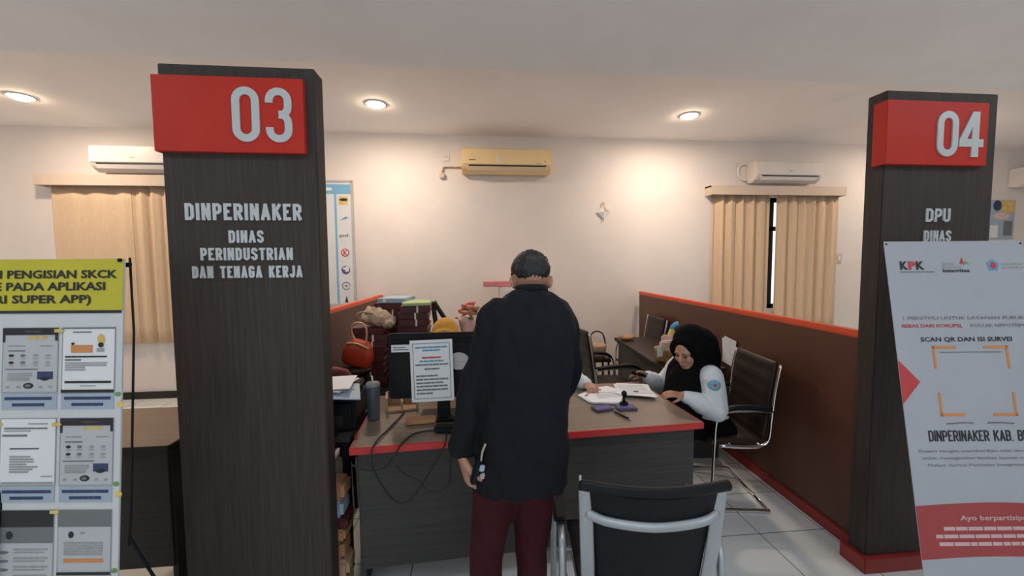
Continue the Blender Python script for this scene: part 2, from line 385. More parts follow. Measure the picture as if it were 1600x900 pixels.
def letters(mb, body, x0, x1, z0, z1, y, t, m=0, sw=None):
    H = z1 - z0; sw = sw or H * .19
    cap = [GL[c][0] for c in body]; n = len(body)
    # widths: wide glyph centre-line box is a*unit, plus one stroke and a gap
    gap = sw * .62; fixed = sum(sw for c in body) + gap * (n - 1); unit = (x1 - x0 - fixed) / max(sum(cap), .01)
    x = x0
    for c in body:
        a, paths = GL[c]; w = a * unit
        for p in paths:
            closed = p[-1] == 'c'; p = [q for q in p if q != 'c']
            pts = [(x + sw / 2 + q[0] * w, z0 + sw / 2 + q[1] * (H - sw)) for q in p]
            if not closed:
                for e, f in ((0, 1), (-1, -2)):
                    if abs(pts[e][0] - pts[f][0]) < 1e-6 and p[e][1] in (0, 1):
                        pts[e] = (pts[e][0], pts[e][1] + math.copysign(sw / 2, pts[e][1] - pts[f][1]))
                    elif p[e][1] in (0, 1) and abs(p[e][1] - p[f][1]) > .1 :
                        d = (V(pts[e]) - V(pts[f])).normalized() * sw * .45; pts[e] = (pts[e][0] + d.x, pts[e][1] + d.y)
                    elif abs(pts[e][1] - pts[f][1]) < 1e-6 and p[e][0] in (0, 1) and len(p) > 1:
                        pts[e] = (pts[e][0] + math.copysign(sw * .5, pts[e][0] - pts[f][0]), pts[e][1])
            mb.ribbon(pts, sw, y, t, m, closed)
        x += w + sw + gap
def arc(cx, cz, r, a0, a1, n=10): return [(cx + r * cos(radians(a0 + (a1 - a0) * k / n)), cz + r * sin(radians(a0 + (a1 - a0) * k / n))) for k in range(n + 1)]
def digit(mb, d, x0, x1, z0, z1, y, t, m=0):
    w = x1 - x0; sw = w * .285; xa, xb, za, zb = x0 + sw / 2, x1 - sw / 2, z0 + sw / 2, z1 - sw / 2; r = (xb - xa) / 2; cx = (xa + xb) / 2
    if d == '0': mb.ribbon(arc(cx, zb - r, r, 0, 180) + arc(cx, za + r, r, 180, 360), sw, y, t, m, True)
    elif d == '3':
        zm = (za + zb) / 2 + r * .05; q = r * .95
        mb.ribbon([(xa, zb - r * 1.25)] + arc(cx, zb - r, r, 180, 0) + arc(xb - q, zm + q * .95, q, 0, -80, 6) + [(cx + r * .02, zm)], sw, y, t, m)
        mb.ribbon([(cx + r * .02, zm)] + arc(xb - q, zm - q * .95, q, 80, 0, 6) + arc(cx, za + r, r, 0, -180) + [(xa, za + r * 1.25)], sw, y, t, m)
    elif d == '4':
        zc = z0 + (z1 - z0) * .31; xv = x1 - w * .34
        mb.prism([(xv - sw / 2, z0), (xv + sw / 2, z0), (xv + sw / 2, z1), (xv - sw / 2, z1)], y, y + t, m)
        mb.prism([(x0, zc - sw / 2), (x1, zc - sw / 2), (x1, zc + sw / 2), (x0, zc + sw / 2)], y - .0002, y + t, m)
        mb.prism([(x0, zc + sw * .4), (x0 + sw * 1.05, zc + sw * .4), (xv + sw * .35, z1), (xv - sw * .5, z1)], y - .0004, y + t, m)

# ------------------------------------------------------------------ sign pillars
def pillar(label, x0, x1, sx0, sx1, digs, rows):
    y0 = 1.816; cx = (x0 + x1) / 2
    t = thing('sign_pillar', label, 'sign pillar', (cx, y0 + .048, 0))
    def P(mb, n, lab=None):
        bmesh.ops.translate(mb.bm, verts=mb.bm.verts, vec=(-cx, -(y0 + .048), 0)); o = mb.obj(n, t)
        if lab: o['label'] = lab
        return o
    P(MB('grain_v').box((cx, y0 + .048, 1.2495), (x1 - x0, .096, 2.338), bev=.004), 'body')
    P(MB('red').box((cx, y0 + .048, .04), (x1 - x0 + .05, .146, .08), bev=.004), 'base_plinth', 'red base plinth')
    b = MB('sign_red'); z0, z1 = 2.062, 2.364
    b.box(((sx0 + sx1) / 2, y0 - .013, (z0 + z1) / 2), (sx1 - sx0, .026, z1 - z0), bev=.002)
    b.box((sx0 + .010, y0 + .015, (z0 + z1) / 2), (.018, .06, z1 - z0), bev=.002)
    sg = P(b, 'number_sign', 'red number sign')
    nm = MB('letter')
    for d, a, c, za, zb in digs: digit(nm, d, a, c, za, zb, y0 - .032, .008)
    bmesh.ops.translate(nm.bm, verts=nm.bm.verts, vec=(-cx, -(y0 + .048), 0)); nm.obj('numerals', sg)
    for body, a, c, za, zb in rows:
        lt = MB('letter'); letters(lt, body, a, c, za, zb, y0 - .006, .0055); P(lt, 'lettering', 'silver raised lettering')
    return t
pillar('dark wood pillar with red 03 sign and silver DINPERINAKER lettering', -1.2615, -.652, -1.272, -.690,
       [('0', -.968, -.862, 2.104, 2.324), ('3', -.838, -.735, 2.104, 2.324)],
       [('DINPERINAKER', -1.184, -.722, 1.788, 1.858), ('DINAS', -1.018, -.879, 1.694, 1.746),
        ('PERINDUSTRIAN', -1.132, -.764, 1.621, 1.673), ('DAN TENAGA KERJA', -1.168, -.728, 1.546, 1.597)])
pillar('dark wood pillar with red 04 sign and DPU lettering behind white banner', 1.9945, 2.602, 1.972, 2.520,
       [('0', 2.238, 2.350, 2.102, 2.318), ('4', 2.358, 2.489, 2.102, 2.318)],
       [('DPU', 2.232, 2.366, 1.790, 1.856), ('DINAS', 2.226, 2.376, 1.694, 1.748)])

# ------------------------------------------------------------------ partitions
def partition(label, p0, p1, h=1.22):
    p0, p1 = V(p0), V(p1); d = p1 - p0; L = d.length; a = math.atan2(d.y, d.x)
    t = thing('partition', label, 'partition', (p0.x, p0.y, 0), (0, 0, a))
    MB('part').box((L / 2, 0, (h - .03 + .06) / 2), (L, .045, h - .09), bev=.002).obj('panel', t)
    MB('orange').box((L / 2, 0, h - .02), (L + .01, .062, .04), bev=.008).obj('cap_rail', t)['label'] = 'orange cap rail'
    MB('red').box((L / 2, 0, .035), (L, .075, .07), bev=.004).obj('base_strip', t)['label'] = 'red base strip'
    return t
partition('brown office partition with orange cap behind the woman in black hijab', (2.105, 1.95), (2.195, 5.12))
partition('brown office partition with orange cap behind the 03 pillar', (-1.315, 1.95), (-1.15, 5.16))

# ------------------------------------------------------------------ desks
def desk(label, loc, rz, w, d, top_m='desktop', h=.75, edge='edge_red', left_panel=True):
    t = thing('desk', label, 'desk', loc, (0, 0, rz))
    MB(top_m).box((0, 0, h - .015), (w - .006, d - .006, .03), bev=.003).obj('top', t)
    e = MB(edge)
    for s in (-1, 1): e.box((0, s * (d / 2 - .002), h - .017), (w + .004, .012, .034), bev=.003)
    for s in (-1, 1): e.box((s * (w / 2 - .002), 0, h - .017), (.012, d - .01, .034), bev=.003)
    e.obj('edge_band', t)['label'] = 'red edge band' if edge == 'edge_red' else 'dark edge band'
    MB('grain_h').box((0, -d / 2 + .045, (h - .035 + .13) / 2), (w - .06, .02, h - .165), bev=.002).obj('front_panel', t)
    for s in (-1, 1): MB('grain_h').box((s * (w / 2 - .035), .01, (h - .035) / 2), (.025, d - .08, h - .035), bev=.002).obj('side_panel', t)
    return t
DK = (.292, 2.314, 0); DR = .0587
desk('dark wood service desk with red edge in front of the bending man', DK, DR, 1.79, .75)
desk('dark wood service desk with brown top seen left of the 03 pillar', (-2.32, 2.29, 0), 0, 1.75, .56, edge='dark')
desk('dark brown side desk along the right partition carrying a snack basket', (1.80, 3.72, 0), radians(-90 - 3.5), 1.38, .50, 'brown_leather', edge='dark')

# ------------------------------------------------------------------ curtains, pelmets
def curtain(label, x0, x1, z0, z1, folds, amp, y=YB - .055, flat=None):
    t = MB('curtain'); n = 120; k = 10
    pts = []
    for i in range(n + 1):
        f = i / n; a = amp
        if flat and f < flat: a = amp * .12
        ph = f * folds * 2 * pi
        pts.append((x0 + (x1 - x0) * f + .15 * a * sin(2 * ph), y + a * sin(ph) + .3 * a * sin(ph * 1.7 + 1)))
    F_ = []; B_ = []
    for j in range(k + 1):
        z = z1 + (z0 - z1) * j / k; g = .75 + .25 * j / k
        F_.append([t.bm.verts.new((p[0], y + (p[1] - y) * g - .003, z)) for p in pts]); B_.append([t.bm.verts.new((p[0], y + (p[1] - y) * g + .003, z)) for p in pts])
    for j in range(k):
        for i in range(n):
            f = t.face((F_[j][i], F_[j + 1][i], F_[j + 1][i + 1], F_[j][i + 1])); f.smooth = True
            f = t.face((B_[j][i], B_[j][i + 1], B_[j + 1][i + 1], B_[j + 1][i])); f.smooth = True
        for i in (0, n): t.face((F_[j][i], B_[j][i], B_[j + 1][i], F_[j + 1][i]))
    for i in range(n):
        t.face((F_[0][i], F_[0][i + 1], B_[0][i + 1], B_[0][i])); t.face((F_[k][i], B_[k][i], B_[k][i + 1], F_[k][i + 1]))
    return tag(t.obj('curtain'), label, 'curtain', 'beige window curtains')
curtain('beige curtain panel left of the window gap, right of centre', 3.19, 3.985, .66, 2.50, 5.5, .030)
curtain('beige curtain panel right of the window gap beside the 04 pillar', 4.09, 5.0, .66, 2.50, 6.5, .028)
curtain('flat smooth beige curtain panel above the yellow headed board', -4.77, -3.93, .68, 2.53, 3, .012)
curtain('pleated beige curtain panel partly hidden by the 03 pillar', -3.93, -3.02, .68, 2.53, 6.5, .028)
def pelmet(label, x0, x1, z0, z1):
    t = thing('pelmet', label, 'curtain pelmet', ((x0 + x1) / 2, YB, z0)); w = x1 - x0; h = z1 - z0
    MB('pelmet').box((0, -.14, h / 2), (w, .02, h), bev=.003).obj('front_board', t)
    b = MB('pelmet'); b.box((0, -.07, h - .01), (w, .138, .02))
    for s in (-1, 1): b.box((s * (w / 2 - .01), -.07, h / 2), (.02, .138, h))
    b.obj('return_boards', t)
    MB('alu').tube([(-w / 2 + .03, -.055, h - .05), (w / 2 - .03, -.055, h - .05)], .012).obj('rod', t)
pelmet('pale wooden pelmet over the curtains beside the 04 pillar', 3.10, 5.02, 2.475, 2.595)
pelmet('pale wooden pelmet over the curtains left of the 03 pillar', -4.86, -2.95, 2.51, 2.635)

# ------------------------------------------------------------------ air conditioners
def ac(label, cx, z0, w, h, body, flap, yellow=False):
    t = thing('air_conditioner', label, 'air conditioner', (cx, YB, z0), group=None); d = .21
    prof = [(0, 0.02), (0, h), (-d * .80, h), (-d, h - .03), (-d, h * .30), (-d * .86, h * .16), (-d * .45, 0)]
    b = MB(body); rings = [[V((x, y, z)) for y, z in prof] for x in (-w / 2, w / 2)]
    b.loft(rings, smooth=False); bmesh.ops.bevel(b.bm, geom=list(b.bm.edges), offset=.008, segments=2, affect='EDGES')
    bo = b.obj('body', t)
    MB(body).box((0, -d - .004, h * .62), (w - .03, .012, h * .60), bev=.005).obj('front_panel', t)
    MB('dark').box((.01, -d + .008, h * .285), (w * .86, .02, .014)).obj('outlet_slot', t)['label'] = 'dark outlet slot'
    MB(flap).box((0, -d * .92, h * .185), (w * .86, .008, h * .17), rot=Euler((radians(28), 0, 0)).to_matrix(), bev=.002).obj('flap', t)
    if yellow:
        MB('ink').text('Panasonic', -w * .38, h * .47, .018, .08, y=-d - .0115, bold=.02).obj('maker_mark', t)['label'] = 'small dark printed name'
        MB('white').box((-w * .10, -d - .011, h * .52), (.022, .004, .085), bev=.001).obj('sticker', t)['label'] = 'small pale sticker'
        MB('ink_mid').rect(w * .32, h * .36, w * .38, h * .39, -d - .0115).rect(w * .42, h * .42, w * .435, h * .48, -d - .0115).obj('indicator', t)
    else:
        MB('ink_mid').rect(-.03, h * .50, .03, h * .53, -d - .0115).obj('maker_mark', t)
    return t
ac('large yellowed air conditioner in the middle of the back wall', .427, 2.70, 1.10, .305, 'ac_yellow', 'ac_flap', True)
ac('white air conditioner above the curtains beside the 04 pillar', 4.14, 2.635, .92, .275, 'ac_white', 'ac_white')
ac('white air conditioner partly hidden behind the 03 pillar', -3.77, 2.66, .92, .295, 'ac_white', 'ac_white')
ac('white air conditioner peeking out right of the 04 pillar', 8.15, 2.62, .92, .275, 'ac_white', 'ac_white')
tag(MB('ac_white').tube(sm([(3.70, YB - .03, 2.70), (3.62, YB - .025, 2.69), (3.56, YB - .02, 2.74), (3.55, YB - .02, 2.84), (3.60, YB - .02, 2.90), (3.70, YB - .03, 2.89)]), .014).obj('pipe'),
    'thin white looped pipe beside the air conditioner above the right curtains', 'pipe')
tag(MB('ac_white', 'ink_red').box((3.54, YB - .006, 2.905), (.07, .012, .05), bev=.004).box((3.54, YB - .0125, 2.905), (.02, .002, .008), 1).obj('isolator_switch'),
    'tiny white switch box by the pipe above the right curtains', 'switch')
# ---- socket, plug cable and small ornament
t = thing('wall_socket', 'white wall socket to the left of the yellowed air conditioner', 'wall socket', (-.318, YB, 2.92))
MB('ac_white').box((0, -.006, 0), (.085, .012, .085), bev=.004).obj('plate', t)
MB('dark').box((-.015, -.013, .01), (.01, .003, .008)).box((.015, -.013, .01), (.01, .003, .008)).obj('holes', t)
t = thing('plug_cable', 'thin cable and plug hanging left of the yellowed air conditioner', 'cable', (-.37, YB, 2.70))
MB('wicker').tube(sm([(.24, -.03, .10), (.12, -.02, .10), (.03, -.02, .10), (.01, -.02, .06), (0, -.03, .02)]), .008).obj('cord', t)
MB('pelmet').box((0, -.025, -.005), (.065, .05, .06), bev=.008).obj('plug', t)
t = thing('hanging_ornament', 'small woven diamond shaped ornament hanging on the back wall', 'wall ornament', (1.70, YB, 2.255))
o = MB('beige', 'white')
q = .085
for (a, b2, c) in [((0, -.05, 0), (q, -.02, 0), (0, -.02, q)), ((0, -.05, 0), (0, -.02, q), (-q, -.02, 0)), ((0, -.05, 0), (-q, -.02, 0), (0, -.02, -q)), ((0, -.05, 0), (0, -.02, -q), (q, -.02, 0))]:
    o.face([o.bm.verts.new(a), o.bm.verts.new(b2), o.bm.verts.new(c)], 0 if c[2] > 0 else 1)
    o.face([o.bm.verts.new((0, -.004, 0)), o.bm.verts.new(c), o.bm.verts.new(b2)], 0)
o.obj('diamond', t); MB('gold').tube(sm([(0, -.02, q - .01), (-.02, -.015, q + .02), (0, -.012, q + .05), (.02, -.015, q + .02), (0, -.02, q - .01)]), .004).obj('loop', t)
MB('gold').tube([(0, -.03, -q), (0, -.02, -q - .04)], [.008, .002]).obj('tassel', t)
t = thing('light_switch', 'pale switch plate right of the curtains beside the 04 pillar', 'switch', (5.075, YB, 1.635))
MB('pelmet').box((0, -.006, 0), (.10, .012, .13), bev=.004).obj('plate', t); MB('ac_white').box((0, -.014, 0), (.04, .01, .06), bev=.003).obj('rocker', t)

# ---- notice board
t = thing('notice_board', 'white notice board with blue header and column of logos', 'notice board', (-2.04, YB, 1.10)); w, h = 1.15, 1.51
MB('board').box((0, -.012, h / 2), (w, .024, h)).obj('sheet', t)
b = MB('alu')
for s in (-1, 1): b.box((s * w / 2, -.014, h / 2), (.03, .028, h + .03), bev=.003)
for z in (0, h): b.box((0, -.014, z), (w, .028, .03), bev=.003)
b.obj('frame', t)
b = MB('board_blue', 'white'); b.rect(-w / 2 + .015, h - .15, w / 2 - .015, h - .035, -.026); b.rect(.05, h - .11, .34, h - .075, -.0275, 1)
b.rect(w / 2 - .21, .02, w / 2 - .185, h - .15, -.026); b.obj('printed_header', t)
b = MB('snack_yellow', 'ink', 'ink_blue', 'ink_grey', 'ink_red', 'ink_purple', 'white'); lx = w / 2 - .10
zs = [1.28, 1.06, .84, .645, .43, .235, .07]
b.rect(lx - .06, zs[0] - .05, lx + .05, zs[0] + .05, -.026, 0); b.disc(lx, zs[0] + .01, .05, .018, -.0275, 1)
b.prism([(lx - .05, zs[1] - .02), (lx + .05, zs[1] + .01), (lx + .02, zs[1] + .025)], -.0275, -.026, 2)
b.text('pnl', lx - .01, zs[2], .035, .10, -.0275, m=3, bold=.02)
b.disc(lx, zs[3], .05, .05, -.026, 4); b.disc(lx, zs[3], .038, .038, -.0275, 6); b.ribbon([(lx - .015, zs[3] - .03), (lx - .015, zs[3] + .03)], .012, -.029, .001, 4); b.ribbon([(lx + .02, zs[3] + .028), (lx - .012, zs[3]), (lx + .02, zs[3] - .028)], .012, -.029, .001, 4)
b.disc(lx, zs[4], .052, .052, -.026, 5); b.disc(lx + .014, zs[4] + .012, .026, .034, -.0275, 6); b.disc(lx - .02, zs[4] + .02, .012, .016, -.0275, 6)
b.ribbon(arc(lx, zs[5], .045, 0, 330, 16), .010, -.026, .001, 3); b.disc(lx, zs[5], .016, .012, -.026, 3)
b.prism([(lx - .02, zs[6] - .04), (lx + .02, zs[6] - .04), (lx, zs[6] + .04)], -.0275, -.026, 1)
b.disc(-.2 + w / 2 - .16, .72, .02, .03, -.026, 1); b.obj('logos', t)
# ---- poster at far right
t = thing('poster', 'orange and blue poster on the back wall right of the 04 pillar', 'poster', (7.62, YB, 1.90))
MB('file_blue').box((0, -.006, .28), (.40, .012, .56)).obj('sheet', t)
b = MB('snack_yellow', 'ink_navy', 'snack_pink', 'ink_grey', 'white'); b.rect(-.02, .38, .19, .555, -.0135, 0); b.disc(-.09, .48, .07, .075, -.0135, 1)
b.disc(-.02, .33, .13, .05, -.0150, 2); b.rect(-.19, .02, -.06, .20, -.0135, 4); b.rect(.03, .05, .17, .26, -.0135, 3); b.obj('print', t)

# ------------------------------------------------------------------ printed boards on stands
def greek(mb, x0, x1, z, h, y, m, rng, gap=.35):   # one line of tiny unreadable print
    x = x0
    while x < x1:
        w = min(h * rng.uniform(1.6, 4.5), x1 - x)
        if w > h * .5: mb.rect(x, z, x + w, z + h, y, m)
        x += w + h * gap * 1.4
# white banner, local frame: x to the viewer's right, z up the sheet, -y towards the viewer
def on_sheet(root, px, py):       # where the line of sight of a photo point meets the sheet, in the sheet's own x, z
    d = F + (px - 800) / 631.9 * r2 - (py - 450) / 631.9 * u2; R_ = root.rotation_euler.to_matrix().inverted()
    o_ = R_ @ (V((0, 0, 1.6)) - V(root.location)); d = R_ @ d; k = -o_.y / d.y; return o_ + d * k
bt = thing('banner_stand', 'white survey banner with red band standing before the 04 pillar', 'banner', (2.048, 1.272, 0.02), (-.182, 0, -.0956))
BW, BH = .60, 1.69; x0 = -BW / 2 + .0
n = 24; b = MB('banner')
fr = []; bk_ = []
for j in range(25):
    z = .07 + (BH - .07) * j / 24
    fr.append([b.bm.verts.new((-BW / 2 + BW * i / n, -.004 * (1 - ((i / n) * 2 - 1) ** 2) * .0, z)) for i in range(n + 1)])
b.bm.free(); b = MB('banner').box((0, 0, (BH + .07) / 2), (BW, .003, BH - .07)); b.obj('sheet', bt)
def Z(py): return on_sheet(bt, 1530, py).z
def Xb(px, py): return on_sheet(bt, px, py).x
y = -.003
b = MB('band_red'); zt, zb = Z(790), Z(874)
b.prism([(-BW / 2, zb)] + [(-BW / 2 + BW * k / 12, zb + .012 * sin(pi * k / 12)) for k in range(1, 12)] + [(BW / 2, zb), (BW / 2, zt)] + [(BW / 2 - BW * k / 12, zt + .012 * sin(pi * k / 12)) for k in range(1, 12)] + [(-BW / 2, zt)], y, y + .0012); b.obj('red_band', bt)['label'] = 'red printed band'
b = MB('ink_red'); b.prism([(-BW / 2, Z(562)), (Xb(1437, 598), Z(596)), (-BW / 2, Z(630))], y, y + .0012); b.obj('red_arrow', bt)['label'] = 'red printed triangle'
b = MB('ink_orange')
qx0, qx1, qz1, qz0 = Xb(1455, 540), Xb(1573, 540), Z(540), Z(650); e = .008
for (ax, az, sx, sz) in ((qx0, qz1, 1, -1), (qx1, qz1, -1, -1), (qx0, qz0, 1, 1), (qx1, qz0, -1, 1)):
    b.rect(min(ax, ax + sx * .10), min(az, az + sz * .012), max(ax, ax + sx * .10), max(az, az + sz * .012), y); b.rect(min(ax, ax + sx * .010), min(az, az + sz * .095), max(ax, ax + sx * .010), max(az, az + sz * .095), y)
b.obj('corner_brackets', bt)['label'] = 'orange corner brackets'
b = MB('ink', 'ink_red', 'ink_grey', 'ink_green', 'ink_blue', 'band_text', 'ink_mid'); rng = random.Random(3)
kx, kz = Xb(1405, 413), Z(420)
b.text('K', kx, kz, .034, .034, y, m=0, align='L', bold=.05); b.text('P', kx + .036, kz, .034, .032, y, m=1, align='L', bold=.05); b.text('K', kx + .069, kz, .034, .036, y, m=0, align='L', bold=.05)
greek(b, kx, kx + .145, kz - .014, .004, y, 2, rng, .1)
ix = Xb(1471, 413); b.text('Zona', ix, kz + .018, .015, .05, y, m=6, align='L'); b.text('Berani', ix, kz + .002, .015, .08, y, m=6, align='L'); b.text('integritas', ix, kz - .014, .015, .115, y, m=0, align='L', bold=.03)
b.prism([(ix + .075, kz + .022), (ix + .095, kz + .022), (ix + .088, kz + .050)], y, y + .001, 1); b.prism([(ix + .095, kz + .02), (ix + .118, kz + .022), (ix + .10, kz + .034), (ix + .09, kz + .012)], y, y + .001, 3)
ex = Xb(1550, 413); b.prism([(ex + .028 * sin(2 * pi * k / 5), kz + .014 + .028 * cos(2 * pi * k / 5)) for k in range(5)], y, y + .001, 4); b.disc(ex, kz + .014, .012, .014, y - .0012, 1)
for k in range(2): greek(b, ex + .04, ex + .13, kz + .016 - k * .015, .008, y, 6, rng, .12)
b.text('1 MENITMU UNTUK LAYANAN PUBLIK', 0, Z(499), .0145, .515, y, m=2)
b.text('BEBAS DARI KORUPSI,', Xb(1408, 505), Z(511), .0145, .255, y, m=1, align='L', bold=.02); b.text('KOLUSI, NEPOTISME', Xb(1515, 505), Z(511), .0145, .24, y, m=2, align='L')
b.text('SCAN QR DAN ISI SURVEI', Xb(1437, 526), Z(533), .0185, .385, y, m=0, align='L', bold=.02)
greek(b, qx0 + .03, qx1 - .03, qz1 - .028, .003, y, 2, rng, .05)
b.ribbon([(qx0 + .02, qz0 - .030), (qx0 + .09, qz0 - .026), (qx0 + .13, qz0 - .027)], .006, y, .001, 2); b.ribbon([(qx1 - .13, qz0 - .027), (qx1 - .08, qz0 - .026), (qx1 - .02, qz0 - .030)], .006, y, .001, 2)
letters(b, 'DINPERINAKER KAB. BREBES', Xb(1450, 680), Xb(1640, 680), Z(689), Z(672), y, .001, 0, sw=.0056)
b.text('Dalam rangka memberikan nilai dan masukan', .01, Z(706), .011, .54, y, m=2)
b.text('untuk meningkatkan kualitas layanan masyarakat', .01, Z(717), .011, .52, y, m=2)
b.text('Dalam Survei Penilaian Integritas (SPI) ...', .01, Z(728), .011, .48, y, m=2)
b.text('Ayo berpartisipasi!', .02, Z(812), .019, .30, y - .0012, m=5, bold=.02)
for k, (a, c) in enumerate(((-.20, .24), (-.235, .27), (-.225, .25))): greek(b, a, c, Z(828 + 12 * k), .0135, y - .0012, 5, rng, .25)
b.obj('printing', bt)
# legs of the x stand behind the sheet
b = MB('black')
for s in (-1, 1):
    b.tube([(s * (BW / 2 - .005), .006, BH - .012), (0, .03, .85), (-s * .21, .04, .0)], .005)
b.tube([(0, .035, .85), (0, .05, .70)], .016); b.obj('cross_poles', bt)
MB('black').tube([(0, .04, .72), (0, .19, .42), (0, .40, -.055)], .008).obj('rear_leg', bt)
for s in (-1, 1): MB('black').tube([(s * (BW / 2 - .012), -.003, BH - .014), (s * (BW / 2 + .002), .006, BH - .002)], .0032).obj('hook', bt)

# yellow headed instruction board
bl = thing('banner_stand', 'white instruction board with yellow header and app screenshots', 'banner', (-1.597, 1.40, 0.0), (-.090, 0, -.0956))
LW, LH = .80, 1.632; xr = LW / 2
MB('banner_l').box((0, 0, (LH + .08) / 2), (LW, .006, LH - .08)).obj('sheet', bl)
def Xl(px): return on_sheet(bl, px, 620).x
def Zl(py): return on_sheet(bl, 100, py).z
y = -.0045
b = MB('yellow', 'ink'); b.rect(-LW / 2, Zl(485), LW / 2 - .001, LH - .001, y); b.rect(-LW / 2, Zl(489.5), LW / 2 - .004, Zl(485), y - .0008, 1); b.obj('header', bl)['label'] = 'yellow header'
b = MB('ink'); 
for body, pa, pb, py in (('N PENGISIAN SKCK', -9, 186, 434), ('E PADA APLIKASI', -5, 167, 453), ('RI SUPER APP)', -5, 145, 473)):
    A_, B_ = on_sheet(bl, pa, py), on_sheet(bl, pb, py); b.text(body, B_.x, B_.z, .0275, B_.x - A_.x, y - .0016, align='R', bold=.03)
b.obj('heading', bl)
rng = random.Random(11)
cols = ((-90, -6), (5, 91), (98, 180)); rows = ((512, 612), (653, 757), (796, 900), (938, 1040))
kinds = (('app', 'app', 'page'), ('page', 'letter', 'app'), ('app', 'dim', 'dim2'), ('page', 'app', 'letter'))
for ri, (ya, yb) in enumerate(rows):
    for ci, (xa, xb) in enumerate(cols):
        k = kinds[ri][ci]; X0, X1, Zt, Zb = Xl(xa), Xl(xb), Zl(ya), Zl(yb); w = X1 - X0; h = Zt - Zb
        b = MB('panel', 'ink', 'ink_grey', 'ink_navy', 'ink_orange', 'pale_blue', 'ink_mid', 'white', 'snack_yellow', 'ink_blue')
        b.rect(X0, Zb, X1, Zt, y, 7 if k in ('page', 'letter') else 0)
        b.ribbon([(X0, Zb), (X1, Zb), (X1, Zt), (X0, Zt)], .003, y - .0004, .001, 6, True)
        y1 = y - .0012; y2 = y - .0024
        def R(u0, v0, u1, v1, m, yy=y1): b.rect(X0 + u0 * w, Zt - v1 * h, X0 + u1 * w, Zt - v0 * h, yy, m)
        def D(u, v, r1, r2_, m, yy=y1): b.disc(X0 + u * w, Zt - v * h, r1 * w, r2_ * h, yy, m)
        def G(u0, u1, v, hh, m, gap=.15): greek(b, X0 + u0 * w, X0 + u1 * w, Zt - (v + hh) * h, hh * h, y1, m, rng, gap)
        if k == 'app':
            R(0, 0, 1, .11, 1); R(0, .11, .04, .22, 1); R(.95, .11, 1, .2, 1); G(.4, .7, .05, .015, 6); G(.45, .8, .13, .04, 8); G(.1, .4, .27, .02, 6); G(.68, .9, .27, .02, 6); G(.1, .42, .345, .02, 2)
            for vv in (.43, .54):
                for q, u in enumerate((.16, .37, .6, .82)):
                    D(u, vv, .045, .022, (1, 2, 6, 6)[q]); G(u - .05, u + .05, vv + .04, .012, 6)
            G(.06, .65, .635, .016, 2, .05)
            for vv in (.70, .735, .77, .80): G(.1, .5 if vv > .75 else .55, vv, .022, 6, .05)
            R(.64, .68, .92, .80, 3); D(.78, .79, .08, .03, 1, y2); D(.48, .90, .09, .045, 1); D(.48, .90, .05, .025, 2, y2)
            for u in (.1, .3, .7, .88): D(u, .92, .035, .02, 6)
        elif k == 'page':
            R(0, 0, 1, .02, 2); G(.2, .55, .06, .02, 2); R(.17, .27, .58, .39, 4); D(.20, .25, .03, .02, 1); D(.74, .18, .075, .08, 8); D(.74, .27, .05, .04, 1, y2); R(.66, .32, .80, .38, 6)
            G(.06, .85, .44, .026, 1, .2); G(.06, .36, .49, .026, 2, .2)
            for q, vv in enumerate((.54, .575, .61, .645)): G(.06, .86 if q < 2 else .45, vv, .024, 6, .04)
            R(.06, .83, .94, .865, 1); G(.35, .65, .90, .014, 6); R(0, .965, 1, 1.01, 1, y2)
        elif k == 'letter':
            G(.5, .85, .07, .02, 6); G(.07, .85, .135, .024, 2, .1); G(.07, .55, .175, .02, 6); G(.04, .5, .24, .03, 2); G(.18, .7, .44, .024, 2, .1)
            for q in range(7): G(.18, (.55, .6, .62, .5, .7, .6, .52)[q], .56 + q * .038, .024, 6, .1)
            G(.75, .95, .86, .016, 6); R(.03, .95, .97, .985, 6)
        elif k == 'dim':
            R(0, 0, 1, .25, 1); R(0, .25, 1, .49, 2); D(.22, .37, .06, .06, 1, y2)
            for q in range(4): D(.12, .63 + q * .13, .09, .022, 2); G(.3, .9, .57 + q * .13, .03, 6); G(.3, .85, .62 + q * .13, .02, 6)
        else:
            R(0, 0, 1, .25, 2); D(.25, .37, .05, .05, 1); G(.42, .52, .33, .03, 6)
            for q in range(5): G(.12, .85, .48 + q * .042, .03, 6, .08)
            R(.12, .73, .86, .785, 4); R(0, .93, 1, .97, 1, y2)
        # caption label below
        Lb = Zl(yb + 27); b.rect(X0, Lb, X1, Zb - .004, y - .0002, 5)
        for q in range(2):
            s = .06 + .14 * (q == 1); greek(b, X0 + s * w, X1 - s * w, Zb - .026 - q * .021, .010, y1, 3, rng, .12)
        b.obj('screenshot_print', bl)
b = MB('ink_green', 'snack_yellow')
for ya in (620, 760, 895):
    b.disc(Xl(186), Zl(ya - 4), .010, .008, y); b.disc(Xl(190), Zl(ya + 12), .012, .010, y, 1)
for ya, xa in ((516, 94), (662, 94), (798, 94), (662, 2)):
    b.prism([(Xl(xa - 8), Zl(ya + 3)), (Xl(xa + 2), Zl(ya + 3)), (Xl(xa + 2), Zl(ya + 5)), (Xl(xa + 7), Zl(ya)), (Xl(xa + 2), Zl(ya - 4)), (Xl(xa + 2), Zl(ya - 2)), (Xl(xa - 8), Zl(ya - 2))], y - .003, y - .002, 1)
b.obj('flow_arrows', bl)['label'] = 'small green and yellow arrows'
b = MB('black'); b.tube([(xr + .005, .012, LH + .004), (xr + .012, .025, LH - .25), (xr + .010, .03, .75), (xr + .005, .03, .65)], .0036); b.tube([(-xr - .005, .012, LH + .004), (-xr - .01, .03, .65)], .0036)
b.box((0, .02, LH - .02), (LW, .012, .015)); b.obj('stand_poles', bl)
